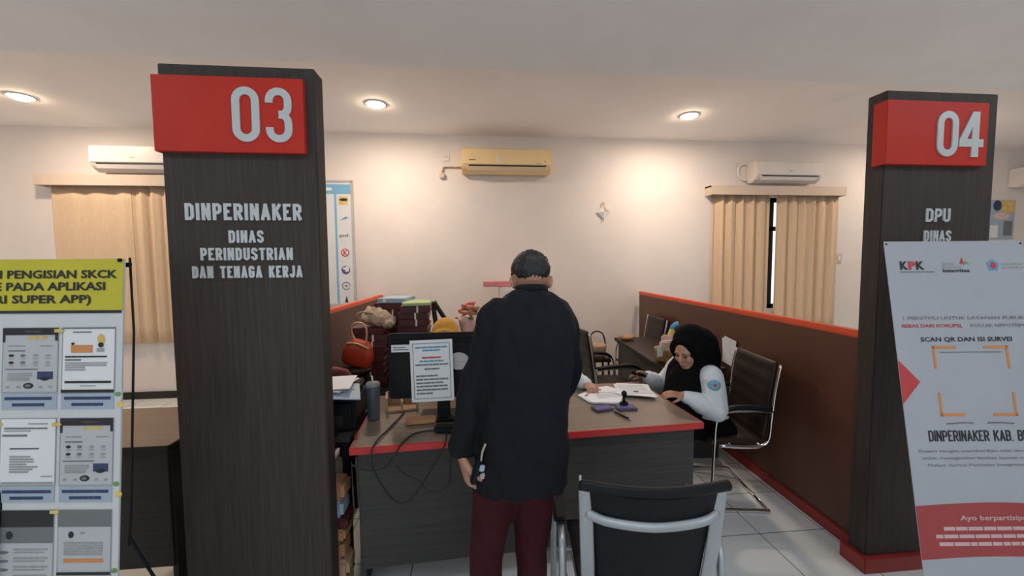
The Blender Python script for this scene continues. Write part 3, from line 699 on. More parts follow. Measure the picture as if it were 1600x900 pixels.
for s in (-1, 1):
    MB('black').tube(sm([(s * (xr + .005), .03, .68), (s * (xr + .03), .10, .50), (s * (xr + .12), .30, -.02)]), .005).obj('leg', bl)
MB('black').tube([(0, .02, 1.0), (0, -.10, -.03)], .008).obj('leg', bl)
for s in (-1, 1): MB('black').box((s * (xr - .012), -.004, LH - .006), (.014, .012, .012), bev=.002).obj('clip', bl)

# ------------------------------------------------------------------ chairs
def ribbed(mb, pts, w, t, ribs, m=0):
    """padded sheet along a path in local y,z with horizontal ribs"""
    P = sm([V((0, p[0], p[1])) for p in pts], 8); n = len(P); rings = []
    for i in range(n):
        d = (P[min(i + 1, n - 1)] - P[max(i - 1, 0)]).normalized(); N = V((0, -d.z, d.y))
        k = t * (.72 + .28 * abs(sin(pi * ribs * i / (n - 1))))
        if i in (0, n - 1): k *= .45
        r = []
        for a in range(16):
            an = 2 * pi * a / 16; cx = math.copysign(abs(cos(an)) ** .35, cos(an)) * w / 2; cy = math.copysign(abs(sin(an)) ** .6, sin(an)) * k / 2
            r.append(P[i] + V((1, 0, 0)) * cx + N * cy)
        rings.append(r)
    return mb.loft(rings, m)
def office_chair(label, loc, rz, back_h=.98, leather='leather', depth=1.0):
    """cantilever visitor chair, sitter looks along +y"""
    t = thing('office_chair', label, 'chair', loc, (0, 0, rz)); w = .54
    k_ = depth
    ribbed(MB(leather), [(.26 * k_, .435), (.05 * k_, .45), (-.19 * k_, .435)], .47, .05, 5).obj('seat', t)
    ribbed(MB(leather), [(-.20 * k_, .46), (-.235 * k_, .62), (-.26 * k_, .80), (-.295 * k_, back_h)], .47, .04, 6).obj('backrest', t)
    fr = MB('chrome')
    for s in (-1, 1):
        x = s * w / 2
        fr.tube(sm([(x, -.30, back_h - .01), (x, -.262, .80), (x, -.235, .62), (x, -.21, .47), (x, -.10, .43), (x, .20, .435)], 5), .012)
        fr.tube(sm([(x, -.245, .66), (x, -.05, .665), (x, .14, .655), (x, .23, .60), (x, .25, .40), (x, .26, .05), (x, .24, .014), (x, .12, .0125), (x, -.21, .0125), (x, -.235, .0125)], 6), .0125)
    fr.tube([(-w / 2, -.235, .0125), (w / 2, -.235, .0125)], .0125); fr.tube([(-w / 2, .10, .43), (w / 2, .10, .43)], .010); fr.tube([(-w / 2, -.15, .435), (w / 2, -.15, .435)], .010)
    for v_ in fr.bm.verts: v_.co.y *= k_
    fr.obj('frame', t)['label'] = 'chrome tube frame'
    for s in (-1, 1):
        MB('black').tube(sm([(s * w / 2, -.22 * k_, .672), (s * w / 2, -.03 * k_, .684), (s * w / 2, .13 * k_, .675), (s * w / 2, .215 * k_, .625)], 6), [.022] * 18 + [.016], flat=(.75, 1.15)).obj('armrest', t)
    return t
office_chair('black ribbed leather chair with chrome frame under the woman in black hijab', (1.725, 2.61, 0), radians(90 - 8), .965, 'brown_leather', .72)
office_chair('empty black leather chair with chrome arms between bending man and side desk', (1.24, 3.70, 0), radians(-80), 1.0)
office_chair('dark chair at the far end of the side desk against the partition', (1.87, 4.42, 0), radians(87), .985, 'brown_leather', .72)

# silver framed mesh chair in the foreground
t = thing('mesh_chair', 'silver framed black mesh chair in front of the desk, seen from behind', 'chair', (.588, 1.44, -.0), (0, 0, radians(-6.5)))
w = .415
fr = MB('silver')
for s in (-1, 1):
    x = s * w / 2
    fr.tube(sm([(x * 1.03, -.245, .89), (x * 1.02, -.24, .84), (x * .99, -.225, .70), (x * .95, -.20, .55), (x * .93, -.16, .44), (x * .93, -.05, .415), (x * .93, .22, .42)], 6), .0235, flat=(.42, 1), seg=12, up=(0, -1, 0))
fr.tube(sm([(-w / 2 * 1.01, -.24, .80), (-w * .35, -.262, .783), (0, -.275, .773), (w * .35, -.262, .783), (w / 2 * 1.01, -.24, .80)], 6), .0165, flat=(.5, 1), seg=12, up=(0, -1, 0))
fr.tube(sm([(-w / 2 * .95, -.20, .54), (0, -.225, .52), (w / 2 * .95, -.20, .54)], 6), .015, flat=(.5, 1), up=(0, -1, 0))
fr.obj('frame', t)['label'] = 'silver painted frame'
def sheet(z0, z1, w0, w1, y0, y1, bow, th, name, sag=0):
    b = MB('black_mesh'); rings = []
    n = 14
    for j in range(n + 1):
        f = j / n; z = z0 + (z1 - z0) * f; ww = w0 + (w1 - w0) * f; yy = y0 + (y1 - y0) * f; r = []
        for k in range(17): u = k / 16 * 2 - 1; r.append(V((u * ww / 2, yy - bow * (1 - u * u) - th / 2, z - sag * (1 - u * u))))
        for k in range(16, -1, -1): u = k / 16 * 2 - 1; r.append(V((u * ww / 2, yy - bow * (1 - u * u) + th / 2, z - sag * (1 - u * u))))
        rings.append(r)
    return b.loft(rings).obj(name, t)
sheet(.797, .880, w - .03, w - .01, -.232, -.243, .03, .020, 'headrest', .012)
sheet(.46, .777, w - .075, w - .035, -.175, -.228, .03, .008, 'backrest', .010)
MB('black').tube(sm([(-w / 2 - .028, -.25, .897), (-w * .3, -.272, .892), (0, -.28, .888), (w * .3, -.272, .892), (w / 2 + .028, -.25, .897)], 6), .017, seg=12).obj('top_roll', t)
MB('silver').tube([(-w / 2 - .024, -.25, .897), (-w / 2 - .024, -.25, .927)], [.006, .004]).obj('peg', t)
ribbed(MB('black_mesh'), [(.27, .435), (.05, .45), (-.17, .44)], .43, .045, 1).obj('seat', t)
lg = MB('silver')
for s in (-1, 1):
    x = s * .275
    lg.tube(sm([(s * .205, -.10, .415), (x, -.12, .43), (x, -.14, .52), (x, -.10, .625), (x, .10, .64), (x, .21, .60), (x, .235, .40), (x, .24, .05), (x, .22, .014), (x, .08, .0135), (x, -.26, .0135)], 6), .0135)
lg.tube([(-.275, -.26, .0135), (.275, -.26, .0135)], .0135); lg.tube([(-.275, .10, .42), (.275, .10, .42)], .010)
lg.obj('legs', t)
for s in (-1, 1): MB('black').box((s * .275, .04, .662), (.05, .25, .028), bev=.011).obj('armrest', t)

# maroon visitor chair behind the printer
t = thing('visitor_chair', 'maroon upholstered chair with rounded back behind the printer', 'chair', (-1.02, 2.83, 0), (0, 0, radians(12)))
b = MB('maroon_chair'); b.loft([[V((x * k, -.19 + yy - .02 * (1 - x * x * 14), z)) for x, yy in [(-.21 + .42 * q / 12, 0) for q in range(13)] + [(.21 - .42 * q / 12, .05) for q in range(13)]] for z, k in ((.60, .80), (.66, .97), (.76, 1), (.85, .96), (.91, .78), (.935, .45))]); b.obj('backrest', t)
ribbed(MB('maroon_chair'), [(.23, .44), (0, .455), (-.2, .44)], .42, .06, 1).obj('seat', t)
b = MB('black')
for s in (-1, 1): b.tube(sm([(s * .17, -.17, .70), (s * .18, -.19, .50), (s * .18, -.20, .42)]), .012)
b.tube([(-.19, -.19, .42), (.19, -.19, .42)], .011); b.tube([(-.19, .17, .42), (.19, .17, .42)], .011); b.obj('frame', t)
for sx in (-1, 1):
    for yy in (-.19, .17): MB('black').tube([(sx * .18, yy, .43), (sx * .195, yy * 1.12, 0)], .011).obj('leg', t)

# ------------------------------------------------------------------ tables beside the left partition
t = thing('side_table', 'small dark table carrying the printer beside the 03 pillar', 'table', (-.90, 2.32, 0))
MB('grain_h').box((0, 0, .705), (.52, .46, .03), bev=.003).obj('top', t)
for sx in (-1, 1):
    for sy in (-1, 1): MB('black').box((sx * .235, sy * .205, .345), (.035, .035, .69), bev=.003).obj('leg', t)
t = thing('low_cabinet', 'low dark cabinet under the stacks of maroon folders', 'cabinet', (-.70, 3.66, 0))
MB('grain_h').box((0, 0, .31), (.82, .62, .58), bev=.004).obj('body', t); MB('brown_leather').box((0, 0, .615), (.84, .64, .03), bev=.004).obj('top', t)
for s in (-1, 1):
    d = MB('grain_h').box((s * .20, -.318, .31), (.39, .016, .54), bev=.003).obj('door', t)
    MB('chrome').tube([(s * .05, -.335, .36), (s * .05, -.335, .46)], .005).obj('handle', d)
# ---- folders in stacks
def folder(loc, rz, label, w=.25, d=.34, h=.058, group='maroon folders stacked on the low cabinet', cover='maroon', strap=False):
    t = thing('box_folder', label, 'folder', loc, (0, 0, rz), group)
    b = MB(cover); b.box((0, 0, .004), (w, d, .007), bev=.002); b.box((0, 0, h - .004), (w, d, .007), bev=.002); b.box((0, -d / 2 + .004, h / 2), (w, .007, h - .004), bev=.002); b.obj('cover', t)
    MB('pages').box((0, .004, h / 2), (w - .014, d - .016, h - .016)).obj('pages', t)
    if strap: MB('white').box((.02, -d / 2 - .0015, h / 2), (.014, .003, h + .002), bev=.0005).obj('strap', t)
    return t
names_z = ('lowest', 'second', 'third', 'fourth', 'fifth', 'sixth', 'seventh', 'eighth', 'ninth', 'tenth', 'eleventh', 'topmost')
def stack(x, y, z, n, tag_, rz0, h, strap=(), w=.25):
    for k in range(n):
        folder((x + random.uniform(-.012, .012), y + random.uniform(-.012, .012), z + k * (h + .0015)), rz0 + random.uniform(-.07, .07),
               'maroon box folder, %s %s' % ('topmost' if k == n - 1 else names_z[k] + ' from the bottom', tag_), h=h, strap=k in strap, w=w)
    return z + n * (h + .0015)
zA = stack(-.86, 3.52, .630, 8, 'of the stack under the beige cloth bag', .05, .0555, (0, 1, 5, 6), .26)
zB = stack(-.71, 3.80, .630, 11, 'of the stack under the pale blue file', -.1, .0555, (2, 8, 9), .26)
zC = stack(-.505, 3.62, .630, 11, 'of the stack under the pale green file', .04, .0545, (3, 8, 9, 10), .25)
tag(MB('file_blue', 'white').box((0, 0, .02), (.25, .33, .04), bev=.004).box((-.06, -.1655, .02), (.03, .003, .03), 1).obj('document_file', loc=(-.70, 3.79, zB + .001), rot=(0, 0, -.12)), 'pale blue file lying on the tallest folder stack', 'file')
tag(MB('file_green').box((0, 0, .012), (.235, .33, .024), bev=.004).obj('document_file', loc=(-.50, 3.62, zC + .001), rot=(0, 0, .10)), 'pale green file lying on a folder stack beside the black chair top', 'file')
# beige cloth bag slumped over the first stack
b = MB('beige'); b.sph((-.02, 0, .075), (.115, .10, .075)); b.sph((.05, -.05, .065), (.09, .075, .065)); b.sph((-.05, .02, .10), (.07, .08, .055)); b.sph((.11, -.09, .03), (.05, .05, .035))
bo = remesh(b.obj('cloth_bag', loc=(-.80, 3.44, zA + .002)), .008, 4); wrinkle(bo, .012, (14, 14, 14)); tag(bo, 'crumpled beige cloth bag on top of the maroon folders', 'bag')
MB('beige').tube(sm([(-.12, -.06, .05), (-.14, -.09, .10), (-.10, -.09, .125), (-.02, -.08, .115)]), .008).obj('strap', bo)
# red handbag in front of the stack, on a stool
t = thing('stool', 'small dark stool under the red handbag by the left partition', 'stool', (-.925, 3.235, 0))
MB('brown_leather').lathe([(.001, .76), (.12, .76), (.13, .775), (.13, .79), (.12, .80), (.001, .80)]).obj('seat', t)
for k in range(4):
    a = pi / 4 + k * pi / 2; MB('black').tube([(.09 * cos(a), .09 * sin(a), .762), (.12 * cos(a), .12 * sin(a), 0)], .011).obj('leg', t)
t = thing('handbag', 'red leather handbag with gold ring handle beside the left partition', 'handbag', (-.92, 3.22, .812), (0, radians(14), radians(-10)))
b = MB('bag_red'); b.loft([ring((0, 0, z), rx, ry, 24, 0, 3) for z, rx, ry in ((0, .095, .04), (.02, .115, .055), (.10, .12, .058), (.17, .095, .045), (.205, .06, .022))]); b.obj('body', t)
MB('gold').tube(sm([(-.045, 0, .19), (-.09, 0, .25), (-.085, 0, .315), (-.03, 0, .335), (.02, 0, .30), (.04, 0, .20)], 8), .008).obj('handle', t)
MB('gold').tube(sm([(-.09, -.04, .165), (0, -.055, .185), (.085, -.04, .165)]), .009).obj('zip', t)

# ------------------------------------------------------------------ things on and around the main desk
H = .752
def on_desk(x, y): return (x, y, H)
# printer
t = thing('printer', 'black printer with paper on top beside the 03 pillar', 'printer', (-.845, 2.30, .722), (0, 0, .06))
MB('black').box((0, 0, .085), (.42, .34, .17), bev=.018).obj('body', t); MB('black').box((0, .03, .185), (.40, .26, .03), bev=.01).obj('scanner_lid', t)
MB('dark').box((0, -.172, .06), (.30, .012, .06), bev=.004).obj('paper_slot', t); MB('black').box((0, -.21, .03), (.28, .09, .012), bev=.004).obj('output_tray', t)
o = MB('paper')
for k in range(6): o.box((.008 * k - .02, .01 * sin(k * 2), .002 + .0045 * k), (.21, .26, .003), rz=.16 * sin(k * 1.7), bev=.0008)
tag(o.obj('paper_pile', loc=(-.79, 2.27, .928)), 'loose pile of white sheets on top of the black printer', 'papers')
tag(MB('sky_blue', 'file_blue').box((0, 0, .003), (.17, .22, .006), m=1, bev=.001).obj('document_file', loc=(-.70, 2.20, .922), rot=(.10, .15, .3)), 'pale blue file sticking out from under sheets on the printer', 'file')
# tumbler
t = thing('tumbler', 'tall slate grey drinking tumbler beside the monitor', 'tumbler', on_desk(-.553, 2.235))
MB('tumbler').lathe([(.001, 0), (.030, 0), (.033, .008), (.037, .17), (.037, .18), (.001, .18)]).obj('cup', t); MB('tumbler_lid').lathe([(.001, .18), (.039, .18), (.039, .195), (.034, .205), (.001, .21)]).obj('lid', t)
MB('white').tube([(.0, 0, .205), (-.004, 0, .24)], .004).obj('straw', t)
# monitor, its back to us
t = thing('monitor', 'black computer monitor seen from behind on the service desk', 'monitor', on_desk(-.17, 2.24), (0, 0, -.01))
b = MB('black'); b.box((0, .015, .285), (.60, .028, .365), bev=.008); b.box((0, -.012, .285), (.54, .035, .30), bev=.016); b.obj('shell', t)
MB('dark').box((0, .0305, .288), (.57, .003, .325)).obj('screen', t)
MB('black').box((0, -.02, .12), (.07, .03, .24), bev=.006).obj('neck', t); MB('black').box((0, -.01, .008), (.26, .18, .016), bev=.006).obj('base', t)
MB('badge', 'ink_mid').disc(.085, .315, .058, .048, -.0320, 0, 28, .003).rect(.04, .309, .13, .3125, -.0335, 1).obj('badge', t)['label'] = 'pale oval badge'
MB('white', 'ink_grey').rect(-.275, .372, -.175, .412, -.0310).rect(-.265, .395, -.20, .400, -.0318, 1, .0006).rect(-.265, .383, -.185, .388, -.0318, 1, .0006).obj('sticker', t)['label'] = 'white sticker'
b = MB('black')
for k in range(9): b.box((-.20 + .05 * k, -.030, .165), (.03, .003, .006))
b.obj('vents', t)
# notice sheet taped on the monitor's back
t = thing('notice_sheet', 'white printed notice standing against the back of the monitor', 'notice', (-.222, 2.165, .862), (-.04, -.025, -.02))
MB('white').box((0, 0, .166), (.226, .003, .332), bev=.0008).obj('card', t)
b = MB('ink_grey', 'ink_blue', 'ink_red'); rng = random.Random(5); y = -.0028
b.ribbon([(-.097, .018), (.097, .018), (.097, .314), (-.097, .314)], .003, y, .001, 0, True)
for z, a, m_ in ((.288, .085, 1), (.272, .046, 1), (.233, .05, 2), (.214, .064, 1), (.195, .087, 0), (.172, .04, 0)): greek(b, -a, a, z, .0085, y, m_, rng, .18)
for z, a in ((.135, .03), (.116, .085), (.097, .06), (.079, .085), (.060, .082), (.041, .0)): greek(b, -.085, a, z, .0085, y, 0, rng, .18)
b.obj('printing', t)
# desk organiser, stapler, boards behind the monitor foot
t = thing('desk_organiser', 'tan wooden desk organiser under the monitor', 'organiser', on_desk(-.43, 2.40), (0, 0, .2))
b = MB('card2'); b.box((0, 0, .006), (.18, .14, .012)); b.box((-.084, 0, .045), (.012, .14, .08)); b.box((.084, 0, .03), (.012, .14, .05)); b.box((0, .064, .045), (.18, .012, .08)); b.box((0, 0, .03), (.012, .13, .05)); b.obj('tray', t)
tag(MB('card').box((0, 0, .012), (.16, .07, .024), bev=.006).obj('pencil_case', loc=on_desk(-.29, 2.16), rot=(0, 0, .1)), 'small brown pencil case lying below the notice', 'pencil case')
tag(MB('black').box((0, 0, .018), (.13, .055, .036), bev=.010).obj('network_box', loc=on_desk(-.14, 2.02), rot=(0, 0, -.08)), 'low black device box below the monitor beside man\'s sleeve', 'device')
t = thing('pen', 'blue ballpoint pen sticking up beside the notice', 'pen', (-.085, 2.10, H + .002), (0, radians(9), 0))
MB('blue_plastic').tube([(0, 0, .0), (0, 0, .13)], .005).obj('barrel', t); MB('gold').tube([(0, 0, .13), (0, 0, .155)], [.005, .002]).obj('tip', t); MB('white').lathe([(.02, 0), (.02, .035), (.016, .04), (.001, .04)]).obj('holder', t)
# cables drooping over the front edge
FY = 1.845
def cabl(label, pts, r=.0045): tag(MB('cable').tube(sm(pts, 8), r, seg=8).obj('cable'), label, 'cable', 'black cables drooping over the desk front')
cabl('black cable making the large loop down the desk front', [(-.40, 2.30, H + .005), (-.44, 2.08, H + .006), (-.47, 1.92, H + .006), (-.475, FY, .715), (-.44, FY - .01, .62), (-.37, FY - .01, .515), (-.30, FY - .01, .52), (-.20, FY - .005, .66), (-.145, FY, .755), (-.14, 1.95, H + .008), (-.15, 2.05, H + .006)])
cabl('black cable lying over the desk edge in a shallow bow', [(-.12, 2.0, H + .006), (-.22, 2.03, H + .006), (-.30, 2.0, H + .006), (-.34, 1.91, H + .006), (-.365, FY, .735), (-.42, FY - .005, .67), (-.50, FY - .004, .665), (-.56, FY + .005, .69)])
cabl('thin black cable loop hanging close to the man\'s sleeve', [(-.11, 1.98, H + .006), (-.115, FY, .745), (-.12, FY - .005, .60), (-.15, FY - .005, .555), (-.22, FY - .005, .55), (-.26, FY - .004, .60), (-.33, FY - .004, .64), (-.36, FY - .003, .68)], .0035)
# papers on the right half of the desk
def sheets(label, poly, n, z0=H):
    o = MB('paper', 'ink_mid', 'ink_red', 'ink_navy'); cx = sum(p[0] for p in poly) / len(poly); cy = sum(p[1] for p in poly) / len(poly)
    for k in range(n):
        a = .10 * sin(k * 2.3); q = [((p[0] - cx) * cos(a) - (p[1] - cy) * sin(a), (p[0] - cx) * sin(a) + (p[1] - cy) * cos(a)) for p in poly]
        o.slab(q, .0008 + k * .0022, .0020 + k * .0022)
    zt = .0024 + n * .0022
    return o, cx, cy, zt
o, cx, cy, zt = sheets('', [(.655, 2.47), (.70, 2.33), (.86, 2.30), (.98, 2.52), (.90, 2.63), (.78, 2.60)], 5)
rng = random.Random(9)
o.slab([(-.04, .06), (.02, .07), (.015, .085), (-.04, .075)], zt, zt + .0006, 2); o.slab([(-.12, -.04), (-.09, -.01), (-.095, .0), (-.125, -.03)], zt, zt + .0006, 2)
for k in range(4): o.slab([(-.05, -.08 + k * .03), (.10, -.07 + k * .03), (.10, -.066 + k * .03), (-.05, -.076 + k * .03)], zt, zt + .0006, 1)
tag(o.obj('paper_pile', loc=(cx, cy, H)), 'loose white forms with red stamps on desk by man\'s elbow', 'papers')
o, cx, cy, zt = sheets('', [(.90, 2.44), (1.12, 2.36), (1.165, 2.62), (.96, 2.66)], 3)
for k in range(7): o.slab([(-.09, -.08 + k * .028), (.09, -.11 + k * .028), (.09, -.107 + k * .028), (-.09, -.077 + k * .028)], zt, zt + .0006, 1)
o.slab([(-.02, -.06), (.01, -.065), (.01, -.05), (-.02, -.045)], zt, zt + .0008, 3)
tag(o.obj('paper_pile', loc=(cx, cy, H + .012), rot=(0, 0, 0)), 'white letter sheets held by the woman in black hijab', 'papers')
for (x, y, rz, l) in ((.735, 2.235, .25, 'purple stamp ink pad below the white forms'), (.875, 2.232, -.02, 'dark purple ink pad under the upright rubber stamp')):
    t = thing('ink_pad', l, 'ink pad', on_desk(x, y), (0, 0, rz)); MB('purple').box((0, 0, .006), (.115, .075, .012), bev=.003).obj('tray', t); MB('ink_purple').box((0, 0, .0125), (.095, .058, .003)).obj('pad', t)
t = thing('rubber_stamp', 'black rubber stamp standing upright on the ink pad', 'stamp', (.872, 2.255, H + .0145))
MB('black').box((0, 0, .009), (.045, .03, .018), bev=.004).obj('base', t); MB('black').lathe([(.001, .016), (.011, .016), (.007, .03), (.008, .05), (.016, .062), (.016, .072), (.008, .082), (.001, .084)]).obj('handle', t)
t = thing('pen', 'black pen lying on the desk below the ink pads', 'pen', on_desk(.81, 2.115), (0, 0, radians(-68)))
MB('black').tube([(-.065, 0, .005), (.05, 0, .005)], .005).obj('barrel', t); MB('silver').tube([(.05, 0, .005), (.07, 0, .005)], [.0045, .001]).obj('tip', t)
# brown parcels piled between pillar and desk
def parcel(loc, d, rz, label, m='card', k=0):
    t = thing('parcel', label, 'parcel', loc, (0, 0, rz), 'bundles stacked between the 03 pillar and the desk')
    b = MB(m); b.box((0, 0, d[2] / 2), d, bev=min(d[2] * .2, .02)); b.obj('wrap', t)
    MB('black' if k else 'white').box((.02, -d[1] / 2 - .001, d[2] / 2), (.012, .003, d[2] * .96), bev=.0006).obj('tie', t); return t
zz = .0
for i, (hh, m_, l) in enumerate(((.075, 'card2', 'tan bundle of papers, lowest of the pile between the 03 pillar and the desk'), (.085, 'card2', 'tan bundle of papers, second from the floor between the 03 pillar and the desk'),
                                 (.10, 'card', 'thick brown bundle of papers, third from the floor beside the 03 pillar'), (.06, 'card', 'thin brown bundle of papers under the dark red folder'),
                                 (.05, 'maroon', 'dark red folder between bundles piled beside the 03 pillar'), (.085, 'file_blue', 'grey blue bag wrapped bundle under the topmost brown parcel'), (.09, 'card', 'orange brown parcel, topmost of the pile between the 03 pillar and the desk'))):
    parcel((-.775 + .010 * sin(i * 2.1), 2.005, zz), (.29, .13, hh), .03 * sin(i * 1.9), l, m_, i % 2); zz += hh + .001

# ------------------------------------------------------------------ things behind: flowers, snack basket and so on
t = thing('flower_vase', 'salmon flowers in pink wrapping behind the monitor', 'flowers', (-.055, 3.45, .80))
MB('wrap_pink').lathe([(.001, 0), (.05, 0), (.055, .08), (.045, .16), (.07, .30), (.085, .36), (.001, .30)], seg=14).obj('wrapping', t)
b = MB('flower'); l_ = MB('leaf')
for k in range(11):
    a = k * 2.4; r = .03 + .05 * ((k * 37) % 10) / 10; z = .38 + .085 * ((k * 53) % 10) / 10; b.sph((r * cos(a) + .02, r * sin(a), z), (.028, .028, .022), seg=10)
    for q in range(5): b.sph((r * cos(a) + .02 + .02 * cos(q * 1.26), r * sin(a) + .02 * sin(q * 1.26), z + .008), (.014, .014, .010), seg=8)
for k in range(14):
    a = k * 1.9 + 1; r = .04 + .06 * ((k * 29) % 10) / 10; z = .33 + .10 * ((k * 61) % 10) / 10
    l_.sph((r * cos(a) + .02, r * sin(a), z), (.034, .018, .006), seg=8, rot=Euler((.5 * sin(k), .6 * cos(k), a)).to_matrix())
b.obj('blossoms', t); l_.obj('leaves', t)
t = thing('pouch', 'terracotta pouch with green lid behind the monitor by the man', 'pouch', (.09, 3.46, .80), (0, 0, .1))
b = MB('terracotta'); b.sph((0, 0, .20), (.12, .09, .09)); b.sph((0, 0, .08), (.10, .08, .08)); remesh(b.obj('body', t), .008, 3)
MB('snack_green').box((.05, 0, .305), (.13, .08, .075), rot=Euler((0, -.35, 0)).to_matrix(), bev=.015).obj('lid', t)
t = thing('low_cabinet', 'low dark cabinet under the flowers behind the monitor', 'cabinet', (.06, 3.60, 0))
MB('grain_h').box((0, 0, .385), (.44, .40, .77), bev=.004).obj('body', t); MB('brown_leather').box((0, 0, .784), (.46, .42, .026), bev=.004).obj('top', t)
tag(MB('pink').box((0, 0, .03), (.36, .24, .06), bev=.006).obj('document_file', loc=(.30, 4.86, 1.325)), 'pink file on tall cabinet edge above man\'s shoulder', 'file')
t = thing('filing_cabinet', 'cream filing cabinet against the back wall hidden behind the man', 'cabinet', (.62, 4.90, 0))
MB('ac_white').box((0, 0, .66), (.62, .42, 1.32), bev=.005).obj('body', t)
for k in range(4):
    d = MB('ac_white').box((0, -.215, .18 + k * .32), (.58, .014, .30), bev=.004).obj('drawer', t); MB('black').box((0, -.228, .25 + k * .32), (.12, .012, .02), bev=.003).obj('handle', d)
# black chair seen over the monitor
t = thing('office_chair', 'black chair with open triangular back rising behind the monitor', 'chair', (-.30, 3.10, 0), (0, 0, radians(185)))
b = MB('leather'); b.tube(sm([(.0, -.14, 1.30), (-.06, -.15, 1.20), (-.12, -.15, 1.10), (-.17, -.14, 1.0), (-.18, -.12, .62)]), .018, flat=(1, 1.3)); b.tube(sm([(.0, -.14, 1.30), (.0, -.15, 1.22), (-.01, -.15, 1.12), (-.0, -.14, 1.0), (.12, -.12, .62)]), .016, flat=(1, 1.2))
b.loft([[V((x * k - .08, -.15 + d, z)) for x, d in ((-.10, 0), (0, -.02), (.10, 0), (.10, .03), (0, .02), (-.10, .03))] for z, k in ((.58, 1.6), (.85, 1.3), (1.02, .85), (1.14, .5))]); b.obj('backrest', t)
ribbed(MB('leather'), [(.22, .46), (0, .47), (-.14, .46)], .42, .06, 1).obj('seat', t)
MB('black').lathe([(.001, .43), (.03, .43), (.028, .10), (.05, .07), (.001, .06)]).obj('column', t)
b = MB('black')
for k in range(5): a = k * 2 * pi / 5; b.tube([(0, 0, .085), (.26 * cos(a), .26 * sin(a), .065)], [.022, .013]); b.sph((.26 * cos(a), .26 * sin(a), .03), (.03, .03, .03), seg=10)
b.obj('star_base', t)
# snack basket on the side desk
t = thing('snack_basket', 'woven basket full of colourful snack packs on the side desk', 'basket', (1.66, 3.28, H), (0, 0, .1))
MB('wicker').lathe([(.001, 0), (.085, 0), (.10, .02), (.115, .10), (.12, .115), (.108, .115), (.09, .03), (.001, .02)], seg=28).obj('basket', t)
MB('snack_pink').box((-.05, -.05, .145), (.14, .05, .09), rz=.2, bev=.012).obj('snack_pack', t); MB('snack_pink').box((-.01, .01, .165), (.10, .04, .12), rz=-.3, bev=.012).obj('snack_pack', t)
MB('snack_green').box((.075, -.01, .165), (.05, .06, .12), rz=.4, bev=.012).obj('snack_pack', t)
MB('white').box((-.125, -.07, .105), (.05, .012, .09), rz=.1, bev=.003).obj('card', t)
MB('snack_yellow').lathe([(.001, .10), (.035, .10), (.035, .22), (.018, .27), (.001, .27)], (.05, .04, 0), seg=14).obj('bottle', t); MB('sky_blue').tube(sm([(.05, .04, .262), (.053, .038, .282), (.07, .03, .305), (.10, .02, .318)]), [.018] * 7 + [.02] * 6 + [.022] * 6, seg=10).obj('bottle_cap', t)
tag(remesh(MB('card').sph((0, 0, .025), (.085, .05, .025)).sph((.05, .01, .03), (.05, .04, .03)).sph((-.05, 0, .035), (.035, .03, .025)).obj('paper_bag', loc=(1.66, 4.24, H)), .008, 3), 'crumpled tan paper bag on the far corner of the side desk', 'paper bag')
t = thing('basket', 'small tan basket on the floor stool left of the side desk', 'basket', (1.36, 4.34, .56))
MB('card2').lathe([(.001, 0), (.09, 0), (.105, .12), (.10, .14), (.001, .13)], seg=18).obj('body', t); MB('brown_leather').tube(sm([(-.1, 0, .12), (-.07, 0, .24), (0, 0, .28), (.07, 0, .24), (.1, 0, .12)]), .008).obj('handle', t)
t = thing('stool', 'small dark stool under the tan basket left of the side desk', 'stool', (1.36, 4.34, 0)); MB('brown_leather').box((0, 0, .54), (.26, .26, .04), bev=.006).obj('seat', t)
for sx in (-1, 1):
    for sy in (-1, 1): MB('black').tube([(sx * .10, sy * .10, .52), (sx * .115, sy * .115, 0)], .012).obj('leg', t)
o = MB('paper'); o.box((0, 0, 0), (.004, .155, .22), rot=Euler((.12, 0, 0)).to_matrix()); o.box((-.004, .03, .01), (.003, .10, .19), rot=Euler((-.10, 0, 0)).to_matrix())
tag(o.obj('paper_sheets', loc=(2.098, 3.12, .86)), 'white sheets pinned to the partition behind the woman in black hijab', 'papers')

